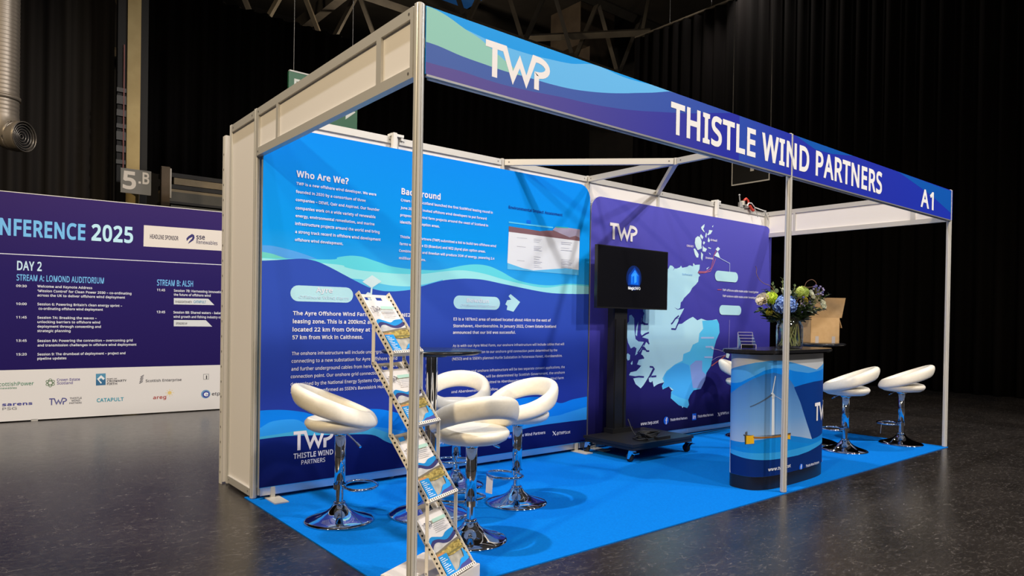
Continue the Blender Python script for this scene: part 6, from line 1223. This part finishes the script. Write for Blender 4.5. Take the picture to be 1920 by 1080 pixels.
ROSEW = noisy('cream_rose_petal', (.80, .72, .58), (.84, .78, .66), 20, .5); ROSEC = noisy('white_rose_petal', (.74, .78, .66), (.80, .82, .72), 20, .5)
MUMG = noisy('lime_green_petal', (.50, .66, .05), (.60, .74, .10), 30, .5); MUMY = noisy('yellow_petal', (.62, .48, .06), (.70, .58, .10), 30, .5)
HY = [mat('blue_petal', (.13, .25, .66), .6), mat('pale_blue_petal', (.24, .38, .76), .6), mat('deep_blue_petal', (.05, .1, .35), .7)]
BL = mat('violet_blue_floret', (.12, .12, .42), .6)
rose('cream rose at the far left of the bouquet', (3.30, .365, 1.368), .042, ROSEW)
mum('large lime green chrysanthemum beside the blue hydrangea', (3.352, .325, 1.378), .050, MUMG)
hydrangea('big blue hydrangea head at the front of the bouquet', (3.405, .24, 1.325), .080, HY)
mum('pale green chrysanthemum right of the booth post, high in the bouquet', (3.55, .18, 1.425), .048, noisy('pale_green_petal', (.46, .58, .12), (.6, .68, .25), 30, .5))
rose('small yellow rose right of the booth post, below the pale green chrysanthemum', (3.556, .16, 1.380), .026, MUMY)
rose('white rose at the top centre of the bouquet, left of the booth post', (3.44, .25, 1.432), .030, ROSEC)
rose('white rose at the right end of the bouquet, before the cardboard box', (3.668, .075, 1.342), .034, ROSEC)
rose('white rose high on the right of the bouquet', (3.602, .13, 1.412), .030, ROSEC)
mum('small yellow green chrysanthemum low on the left under the fern', (3.345, .335, 1.268), .026, noisy('yellow_green_petal', (.34, .36, .03), (.5, .46, .06), 30, .5))
for lab, pos, lean, n, L, s_ in [('tallest round leaved eucalyptus stem left of the booth post', (3.425, .274, 1.528), (-.05, 0, 1), 7, .17, .036),
                                 ('round leaved eucalyptus stem at the upper left, above the lime chrysanthemum', (3.365, .32, 1.482), (-.25, .1, 1), 6, .14, .040),
                                 ('round leaved eucalyptus stem just right of the booth post', (3.505, .22, 1.475), (.12, 0, 1), 6, .15, .036),
                                 ('round leaved eucalyptus stem leaning out to the right end', (3.64, .10, 1.40), (.6, -.35, .9), 8, .2, .026)]:
    sprig('eucalyptus_stem', lab, pos, lean, n, L, s_, LEAF if 'right end' not in lab else LEAFS, 'eucalyptus stems in the vase', True)
for lab, pos, lean, n, L, s_, m in [('fern frond drooping at the lower left of the bouquet', (3.285, .39, 1.275), (-.8, .5, -.15), 9, .13, .05, LEAF),
                                    ('dark leafy stem under the hydrangea', (3.40, .26, 1.235), (-.5, -.1, .25), 8, .12, .07, LEAFD),
                                    ('dark leafy stem in the middle right, beside the booth post', (3.55, .15, 1.31), (.4, -.3, .7), 9, .16, .06, LEAFD),
                                    ('dark leafy stem at the lower right of the bouquet', (3.62, .11, 1.285), (.8, -.4, .45), 9, .17, .06, LEAFD),
                                    ('dark leafy stem behind the lime chrysanthemum', (3.345, .345, 1.42), (-.4, .3, .8), 7, .14, .035, LEAFD),
                                    ('silvery leafy stem at the upper right with small pale leaves', (3.655, .09, 1.43), (.45, -.3, .9), 10, .19, .028, LEAFS),
                                    ('silvery leafy stem in the right half, under the upper right rose', (3.60, .125, 1.365), (.4, -.3, .8), 10, .16, .036, LEAFS),
                                    ('dark leafy stem low in the centre, just behind the booth post', (3.50, .22, 1.28), (.1, -.6, .6), 9, .15, .06, LEAFD),
                                    ('dark leafy stem filling the centre between the two chrysanthemums', (3.47, .25, 1.41), (.05, -.2, 1), 9, .16, .055, LEAFD),
                                    ('grey green leafy stem at the back, upper right of the booth post', (3.60, .18, 1.46), (.3, .1, 1), 9, .17, .04, LEAF),
                                    ('grey green leafy stem low on the right, in front of the cardboard box', (3.655, .07, 1.30), (.8, -.5, .2), 9, .15, .045, LEAFS),
                                    ('green leafy stem at the upper left between rose and eucalyptus', (3.325, .36, 1.44), (-.5, .2, .8), 8, .13, .04, LEAF),
                                    ('thin tipped leafy stem at the far right tip of the bouquet', (3.70, .045, 1.415), (.7, -.5, .6), 8, .12, .024, LEAFD)]:
    sprig('foliage_stem', lab, pos, lean, n + 4, L, s_ * 1.35, m, 'leafy stems in the vase')
rt = Vector((.774, -.633, 0)); fw = Vector((.633, .774, 0))
for i in range(16):
    q = i / 15; off = -.20 + .42 * q + rnd.uniform(-.02, .02)
    pos = Vector((VX, VY, 1.235 + .17 * (1 - (off / .24) ** 2) * rnd.uniform(.35, .95) + .03)) + rt * off + fw * rnd.uniform(-.02, .09)
    sprig('foliage_stem', 'leafy filler stem deep in the bouquet among the flower heads', pos, (rt.x * off * 4, rt.y * off * 4, .6 + rnd.uniform(-.2, .3)), 11, .13, rnd.uniform(.05, .07), (LEAFD, LEAF, LEAFS)[i % 3], 'filler leaves in the vase', False, .55)
for lab, pos, n in [('violet thistle spray right of the booth post', (3.575, .155, 1.345), 26), ('violet thistle spray high at the upper right of the bouquet', (3.635, .10, 1.435), 22), ('violet thistle spray low at the vase neck, below the hydrangea', (3.545, .165, 1.26), 10)]:
    o, h = flower('thistle_spray', lab, 'flower', pos, 'violet thistle sprays in the vase')
    b = MB(); stem_to(b, h - Vector((0, 0, .05))); b2 = MB()
    for i in range(n):
        q = h + Vector((rnd.uniform(-.05, .05), rnd.uniform(-.04, .04), rnd.uniform(-.045, .045)))
        b.tube([h - Vector((0, 0, .05)), q], .0008, n=4)
        b2.sphere(q, .0065, i % 2, 7, 5)
        for d in fib(9): petal(b2, q, d, Vector((d.y, d.z, .3)), .011, .004, 0, i % 2)
    b.build('stem', STEM, o); b2.build('florets', [BL, mat('lilac_floret', (.34, .30, .55), .6)], o)
TWIG = noisy('reddish_twig', (.20, .10, .06), (.28, .15, .10), 40, .6)
for lab, pts in [('curly twig arching out to the upper left of the bouquet', [(3.42, .27, 1.30), (3.36, .32, 1.455), (3.31, .36, 1.49), (3.285, .385, 1.52), (3.268, .40, 1.565), (3.27, .40, 1.60), (3.262, .405, 1.622)]),
                 ('curly twig looping at the upper right of the bouquet', [(3.5, .22, 1.30), (3.55, .17, 1.45), (3.565, .155, 1.505), (3.60, .13, 1.525), (3.625, .11, 1.50), (3.615, .118, 1.475), (3.575, .15, 1.465), (3.545, .175, 1.47)])]:
    o = thing('curly_twig', lab, 'twig', (VX, VY, VZ), 0, 'curly twigs in the vase')
    P = [Vector(q) - Vector((VX, VY, VZ)) for q in pts]
    Q = [Vector((.01, .01, .02)), Vector((P[0].x * .4, P[0].y * .4, .2))] + P
    S_ = []
    for i in range(len(Q) - 1):
        p0, p1, p2, p3 = Q[max(i - 1, 0)], Q[i], Q[i + 1], Q[min(i + 2, len(Q) - 1)]
        for k in range(6):
            u = k / 6; S_.append(.5 * (2 * p1 + (p2 - p0) * u + (2 * p0 - 5 * p1 + 4 * p2 - p3) * u * u + (3 * p1 - p0 - 3 * p2 + p3) * u ** 3))
    b = MB(); b.tube(S_ + [Q[-1]], .0022, n=6); b.build('branch', TWIG, o)

# ------------------------------------------------------------------ conference schedule board on the left
BO = Vector((CONF['org'][0], CONF['org'][1], 0)); BD = Vector((CONF['dir'][0], CONF['dir'][1], 0)); BN = Vector((BD.y, -BD.x, 0))
board = thing('schedule_board', 'long purple and white conference schedule board standing left of the booth', 'schedule board', BO)
S0, S1 = -2.4, 2.75
zs = (CONF['split'][0][1] + CONF['split'][1][1]) / 2
PB = lambda s, z, l: tuple(BD * s + BN * l + Vector((0, 0, z)))
b = MB()
b.obox(BD * ((S0 + S1) / 2) + Vector((0, 0, (zs + 2.448) / 2)) - BN * .012, BD * ((S1 - S0) / 2), BN * .012, (0, 0, (2.448 - zs) / 2)); b.build('header_panel', ink('board_purple'), board)
b = MB()
b.obox(BD * ((S0 + S1) / 2) + Vector((0, 0, (zs + .012) / 2)) - BN * .012, BD * ((S1 - S0) / 2), BN * .012, (0, 0, (zs - .012) / 2)); b.build('sponsor_panel', mat('board_white', ref((222, 213, 215), WC), .5), board)
b = MB(); b.obox(BD * ((S0 + S1) / 2) + Vector((0, 0, 2.452)) - BN * .012, BD * ((S1 - S0) / 2), BN * .013, (0, 0, .004)); b.build('top_edge', mat('pale_edge', (.6, .58, .56), .5), board)
for s in (S0 + .2, 0.3, S1 - .2):
    b = MB(); b.obox(BD * s + Vector((0, 0, 1.2)) - BN * .045, BD * .02, BN * .02, (0, 0, 1.2)); b.obox(BD * s + Vector((0, 0, .01)) - BN * .2, BD * .03, BN * .2, (0, 0, .0095)); b.build('support_leg', ALUM, board)
SH = CONF['shapes']
for nm, sel in (('headline_strip', SH[0:1]), ('session_tag', SH[1:2]), ('session_tag', SH[2:3]), ('leaf_emblem', SH[3:4]), ('sponsor_emblem', SH[4:7]), ('sponsor_emblem', SH[7:12]), ('sponsor_emblem', SH[12:15]), ('sponsor_emblem', SH[15:17]), ('sponsor_emblem', SH[17:26]), ('sponsor_emblem', SH[26:27]), ('divider_line', SH[-1:])):
    p = Print(PB, step=.00006); p.lv = {'leaf_emblem': 6}.get(nm, 1); p.shapes(sel); p.build(nm, board)
p = Print(PB, step=.00006); p.lv = 36; p.texts(CONF['text']); p.twp(*CONF['twp'][0], (.10, .10, .28), .011); p.build('lettering', board)

# white perforated upright panel edge just behind the booth's left end
t = thing('spare_partition_panel', 'white partition panel with perforated edge standing behind the booth left end', 'partition panel', (0, 2.52, 0))
b = MB(); b.box(-.036, -.02, .012, .93, .02, 2.44); b.build('panel', WHITE, t)
b = MB(); b.box(-.044, -.022, .0, -.036, .022, 2.436)
for i in range(22):
    z = .08 + i * .106; b.poly([(-.0446, .006 * math.cos(a) - .004, z + .009 * math.sin(a)) for a in [2 * PI * q / 10 for q in range(10)]], 1)
b.build('perforated_edge', [mat('pale_edge_strip', (.68, .66, .62), .5), DARK], t)

# cable clump with red connectors on the back wall top
t = thing('wiring_bundle', 'tangle of red and grey connectors with white cable lying on the booth back wall top', 'cable bundle', (5.56, 1.945, 2.503))
RED = mat('red_plastic', (.55, .05, .03), .4); GRY = mat('grey_metal_clip', (.42, .42, .41), .4, .5); WCAB = mat('white_cable', (.75, .73, .7), .45)
b = MB()
for c, s_, rz in [((-.05, 0, .05), (.03, .02, .025), .4), ((-.08, .01, .03), (.02, .02, .03), -.3), ((0, -.01, .02), (.03, .015, .02), .1)]:
    b.obox(c, (s_[0] * math.cos(rz), s_[0] * math.sin(rz), 0), (-s_[1] * math.sin(rz), s_[1] * math.cos(rz), 0), (0, 0, s_[2]))
b.tube([(-.11, 0, .0), (-.112, 0, .06), (-.125, 0, .13)], .007, n=8); b.sphere((-.126, 0, .135), .012)
b.build('clip', GRY, t)
b = MB()
b.tube([(-.05, -.01, .08), (-.02, -.02, .105), (.02, -.02, .085), (.03, -.02, .05)], .014, n=8); b.tube([(.04, -.03, .03), (.08, -.03, -.005), (.11, -.035, -.02)], .017, n=8); b.build('connector', RED, t)
b = MB(); b.tube([(-.02, -.035, .02), (.0, -.04, .055), (.06, -.04, .06), (.14, -.035, .02), (.25, -.03, .012), (.36, -.02, .008), (.43, -.005, .012)], .0065, n=8)
b.tube([(.14, -.03, .01), (.16, -.05, -.05), (.18, -.052, -.09)], .005, n=6, mi=1); b.tube([(.34, -.03, .01), (.37, -.05, -.05), (.40, -.052, -.10)], .005, n=6, mi=1)
b.build('cable', [WCAB, GRY], t)

# ------------------------------------------------------------------ hall behind: drapes, column, duct, signs, benches, roof steel
DRAPE = noisy('black_velvet_drape', (.004, .0036, .0036), (.007, .006, .006), 3, .95, 0, 0, .05, (1, 1, .1)); DRAPEL = noisy('lit_black_drape', (.019, .016, .014), (.028, .024, .020), 3, .9, 0, 0, .15, (1, 1, .1))  # second is the same black cloth, with hall light put into its colour


def drape(name, label, p0, p1, z0, z1, m, fold=.22, amp=.06, seed=1):
    r = random.Random(seed); p0 = Vector((*p0, 0)); p1 = Vector((*p1, 0)); L = (p1 - p0).length; d = (p1 - p0) / L; n = Vector((-d.y, d.x, 0))
    N = int(L / fold * 8); vs = []; ph = 0
    for i in range(N + 1):
        s = L * i / N; ph += 2 * PI / 8 * r.uniform(.75, 1.25)
        for j, z in enumerate((z0, z0 + (z1 - z0) * .5, z1)):
            a = amp * (1.1 - .35 * j / 2)
            vs.append(p0 + d * s + n * (a * math.sin(ph) + .3 * a * math.sin(ph * .37)) + Vector((0, 0, z)))
    b = MB(); b.add(vs, [(3 * i + j, 3 * (i + 1) + j, 3 * (i + 1) + j + 1, 3 * i + j + 1) for i in range(N) for j in range(2)], 0, True)
    o = b.build(name, m); md = o.modifiers.new('thick', 'SOLIDIFY'); md.thickness = .008
    return tag(o, label, 'curtain', 'black hall drapes')


drape('stage_curtain', 'tall black drape hanging along the right side of the hall behind the counter', (12.2, -6), (12.2, 9.4), .02, 8.5, DRAPE, .3, .07, 2)
drape('stage_curtain', 'black drape hung high above the booth back wall, its hem above the bench boards', (.95, 10.9), (12.1, 10.9), 3.66, 7.0, DRAPE, .3, .07, 3)
drape('stage_curtain', 'lit black drape between the silver duct and the pale column', (-2.6, 9.3), (.36, 9.3), .02, 6.4, DRAPEL, .22, .06, 4)
t = thing('steel_column', 'pale yellow building column rising behind the schedule board', 'column', (.42, 8.7, 0))
YEL = noisy('aged_cream_paint', (.38, .28, .11), (.46, .35, .15), 3, .6)
b = MB(); b.box(-.015, -.10, 0, .155, .1, 6.2); b.build('shaft', YEL, t)
b = MB(); b.box(-.13, -.06, 0, -.015, .06, 6.2); b.box(.155, -.06, 0, .26, .06, 6.2); b.build('dark_flange', mat('dark_steel', (.008, .0075, .007), .7), t)
b = MB()
for i in range(7): b.box(-.14, -.085, 3.3 + i * .17, -.02, -.06, 3.36 + i * .17 + (i % 3) * .03)
b.box(-.06, -.09, 3.1, -.045, -.06, 5.0, 1); b.build('cable_clips', [mat('dull_steel', (.035, .033, .03), .5, .2), mat('red_wire', (.2, .03, .02), .5)], t)
t = thing('bay_sign', 'grey bay sign reading 5.B fixed to the pale column', 'sign', (.475, 8.30, 3.02))
b = MB(); b.box(-.19, -.008, -.17, .19, .008, .17); b.box(-.05, .008, -.1, .05, .28, -.06); b.build('sign_plate', mat('grey_sign_plate', (.13, .125, .11), .5), t)
p = Print(lambda s, z, l: (s, -.008 - l, z), step=.001); SW = (.62, .58, .54)
p.text('5', -.165, -.115, .165, .25, .03, SW); p.poly([(.03, -.02), (.06, -.02), (.06, .01), (.03, .01)], SW); p.text('B', .08, -.02, .085, .165, .02, SW); p.build('lettering', t)

# flexible air duct, top left
t = thing('air_duct', 'silver ribbed air duct hanging at the top left with a round open outlet', 'duct', (-1.1, 7.0, 2.9))
DUCT = mat('silver_duct_foil', (.25, .215, .175), .42, .5)
b = MB(); pr = []
for i in range(100):
    z = .45 + i * .045; pr += [(.164, z), (.166, z + .02), (.162, z + .035)]
b.lathe(pr, n=36); b.lathe([(.166, .62), (.178, .62), (.178, .66), (.166, .66)], n=36); b.build('vertical_pipe', DUCT, t)
b = MB(); P = []; R_ = []
for i in range(26):
    a = PI / 2 * i / 25; P.append((.12 * (1 - math.cos(a)), -.12 * (1 - math.cos(a)), .46 - .24 * math.sin(a))); R_.append(.166 if i % 2 else .160)
for i in range(7):
    P.append((.12 + .012 * i, -.12 - .012 * i, .215 - .001 * i)); R_.append(.166 if i % 2 else .158)
b.tube(P, R_, n=32, caps=False); b.build('elbow', DUCT, t)
b = MB(); c = Vector((.20, -.20, .21)); ax = Vector((.7, -.7, -.05)).normalized(); s = ax.orthogonal().normalized(); w = ax.cross(s)
for q in range(6):
    rr = .16 - q * .027
    b.tube([c - ax * (.008 * q) + (s * math.cos(k * PI / 16) + w * math.sin(k * PI / 16)) * rr for k in range(32)], .006, closed=True, n=8)
b.poly([c - ax * .055 + (s * math.cos(k * PI / 16) + w * math.sin(k * PI / 16)) * .155 for k in range(32)], 1)
b.build('outlet_rings', [mat('dark_duct_rings', (.2, .18, .16), .35, .7), DARK], t)

# green escape sign hanging behind the booth
t = thing('escape_sign', 'green and white emergency escape sign hanging high behind the booth left fascia', 'sign', (2.21, 6.0, 3.95))
GRN = mat('sign_green', (.008, .075, .03), .5)
b = MB(); b.box(-.47, -.02, -.30, .47, .02, .30); b.build('sign_panel', GRN, t)
p = Print(lambda s, z, l: (s, -.02 - l, z), step=.001); SG = (.48, .5, .47)
p.poly([(-.40, -.05), (-.20, -.05), (-.20, .22), (-.40, .22)], SG); p.poly([(-.37, -.02), (-.23, -.02), (-.23, .19), (-.37, .19)], (.008, .075, .03)); p.poly([(-.34, -.02), (-.28, .02), (-.26, .1), (-.30, .13), (-.35, .06)], SG)
p.stroke([(.05, -.04), (.36, -.04)], .07, SG); p.poly([(.3, .08), (.44, -.04), (.3, -.16)], SG); p.build('pictogram', t)
for x in (-.4, .4):
    b = MB(); b.tube([(x, 0, .3), (x, 0, 6.5)], .004, n=6); b.build('hanging_wire', mat('steel_wire', (.10, .10, .10), .4, .6), t)
b = MB(); b.box(-.46, -.025, .30, .2, .025, .318); b.build('top_channel', mat('pale_channel', (.4, .4, .38), .5), t)

# outlined aisle sign hanging over the right side
t = thing('aisle_sign', 'black aisle sign with white outline hanging on two wires beyond the booth', 'sign', (9.0, 4.02, 3.555))
b = MB(); b.box(-.006, -.36, 0, .006, .36, .62); b.build('sign_panel', mat('black_sign_panel', (.012, .012, .012), .5), t)
p = Print(lambda s, z, l: (-.006 - l, -s, z), step=.001); SO = (.62, .61, .58)
for q in ([(-.36, 0), (.36, 0), (.36, .022), (-.36, .022)], [(-.36, .6), (.36, .6), (.36, .62), (-.36, .62)], [(-.36, 0), (-.342, 0), (-.342, .62), (-.36, .62)], [(.342, 0), (.36, 0), (.36, .62), (.342, .62)]): p.poly(q, SO)
p.text('1', -.09, .2, .16, .33, .02, SO); p.build('outline_and_number', t)
for y in (-.36, .36):
    b = MB(); b.tube([(0, y, .6), (0, y, 6.5)], .006, n=6); b.build('hanging_wire', MATS['steel_wire'], t)

# bench boards stacked behind the schedule board
t = thing('folded_bench_stand', 'dim stack of folded wooden bench boards below the black drape', 'bench stand', (2.2, 10.2, 0))
TAN = noisy('tan_board', (.20, .155, .09), (.26, .20, .12), 4, .7); OLV = noisy('olive_grey_board', (.075, .07, .055), (.10, .09, .07), 4, .7); DKB = mat('dark_board', (.02, .018, .016), .7)
for z0, z1, x0, m in [(2.2, 2.72, -1.05, DKB), (2.74, 2.99, -.90, OLV), (3.02, 3.06, -1.02, DKB), (3.06, 3.22, -1.0, OLV), (3.22, 3.265, -1.0, TAN), (3.275, 3.34, -1.0, DKB), (3.35, 3.46, -.84, TAN), (3.47, 3.54, -1.0, DKB)]:
    b = MB(); b.box(x0, -.3 + (z0 - 2.2) * .1, z0, 2.2, .2, z1); b.build('bench_board', m, t)
for x in (-.8, 2.0):
    b = MB(); b.box(x - .04, -.1, 0, x + .04, .1, 3.5); b.build('upright', DKB, t)
t = thing('wooden_upright', 'short brown timber upright with a white edge right of the pale column', 'post', (1.03, 9.0, 0))
b = MB(); b.box(-.09, -.04, 0, .03, .04, 3.42); b.build('timber', noisy('brown_timber', (.07, .05, .03), (.1, .07, .045), 5, .7), t)
b = MB(); b.box(.03, -.045, 2.95, .05, .04, 3.40); b.build('white_edge', mat('off_white_edge', (.4, .38, .35), .6), t)

# roof steel
RST = noisy('dusty_roof_steel', (.075, .060, .042), (.12, .10, .07), 2, .7); RSD = noisy('dark_roof_steel', (.035, .03, .024), (.055, .047, .036), 2, .75)
def beam(b, a, c, r, mi=0):
    a = Vector(a); c = Vector(c); d = (c - a).normalized(); u = d.orthogonal().normalized(); w = d.cross(u)
    b.obox((a + c) / 2, d * ((c - a).length / 2), u * r, w * r, mi)


for k, (y, lab) in enumerate(((13.0, 'nearer roof truss of dusty steel crossing above the drapes'), (17.5, 'middle roof truss of dusty steel above the drapes'), (22.0, 'farthest dim roof truss by the back of the hall'))):
    t = thing('roof_truss', lab, 'roof truss', (0, y, 10.2), 0, 'roof trusses')
    b = MB(); beam(b, (-8, 0, -.9), (20.3, 0, -.9), .10); b.build('bottom_chord', RST, t)
    b = MB(); beam(b, (-8, 0, 1.2), (20.3, 0, 1.2), .13); b.build('top_chord', RSD, t)
    for i in range(13):
        x = -7 + i * 2.05
        b = MB(); beam(b, (x, 0, -.9), (x + 1.0, 0, 1.2), .06); beam(b, (x + 1.0, 0, 1.2), (x + 2.0, 0, -.9), .06); b.build('web_bar', RSD if i % 2 else RST, t)
t = thing('roof_purlin', 'long dark roof purlin running back under the roof deck', 'roof beam', (7.5, 15, 10.9))
b = MB(); b.box(-.15, -9, -.2, .15, 8.5, .2); b.build('beam', RSD, t)
t = thing('roof_brace', 'dusty diagonal roof brace with a thin strut beyond the fascia', 'roof beam', (14.8, 11.4, 10.0))
b = MB(); beam(b, (-3.2, 3.6, 0), (.15, -.2, 0), .09); b.build('beam', RST, t)
b = MB(); beam(b, (0, 0, 0), (1.9, 1.35, 2.15), .05); b.build('strut', mat('pale_strut', (.20, .17, .12), .6), t)
t = thing('roof_duct_box', 'brown boxy roof duct hanging beyond the right drape', 'duct', (17.0, 16.2, 11.4))
b = MB(); b.box(-.9, -.8, -.2, .9, .8, 1.35); b.build('duct_casing', noisy('dull_brown_duct', (.07, .05, .035), (.10, .075, .05), 2, .7), t)
b = MB(); b.box(-.5, -.9, -1.0, .5, -.1, -.2); b.build('outlet', MATS['dull_brown_duct'], t)
t = thing('hall_floodlight', 'hall floodlight glowing at the top edge of the photo above the right drape', 'floodlight', (11.9, 6.62, 8.62))
b = MB(); b.box(-.12, -.16, 0, .12, .16, .22); b.box(-.02, -.02, .22, .02, .02, 2.2); b.build('housing', BLACKM, t)
b = MB(); b.lathe([(0, -.012), (.07, -.012), (.085, 0), (0, .0)], n=20); b.build('lens', mat('lit_lamp_lens', (.8, .8, .8), .3, emit=(1, .95, .9), estr=4), t)
t = thing('blue_skylight', 'dim blue skylight panel in the roof above the booth', 'skylight', (12.2, 16.5, 12.55))
b = MB(); b.box(-1.0, -1.8, 0, .9, 1.8, .1); b.build('glazing', mat('dusk_blue_glazing', (.01, .03, .08), .3, emit=(.006, .03, .085), estr=1.0), t)
b = MB(); b.box(-1.1, -1.9, .02, -1.0, 1.9, .12); b.box(.9, -1.9, .02, 1.0, 1.9, .12); b.build('frame', RSD, t)
t = thing('curtain_track', 'thin steel track carrying the right hand drape along its top', 'curtain track', (12.2, 1.7, 8.53))
b = MB(); b.tube([(0, -7.7, 0), (0, 7.7, 0)], .03, n=8); b.build('rail', RST, t)
for i in range(12):
    b = MB(); b.tube([(0, -6.6 + i * 1.2, .02), (0, -6.6 + i * 1.2, 2.3)], .006, n=5); b.build('hanger', MATS['steel_wire'], t)
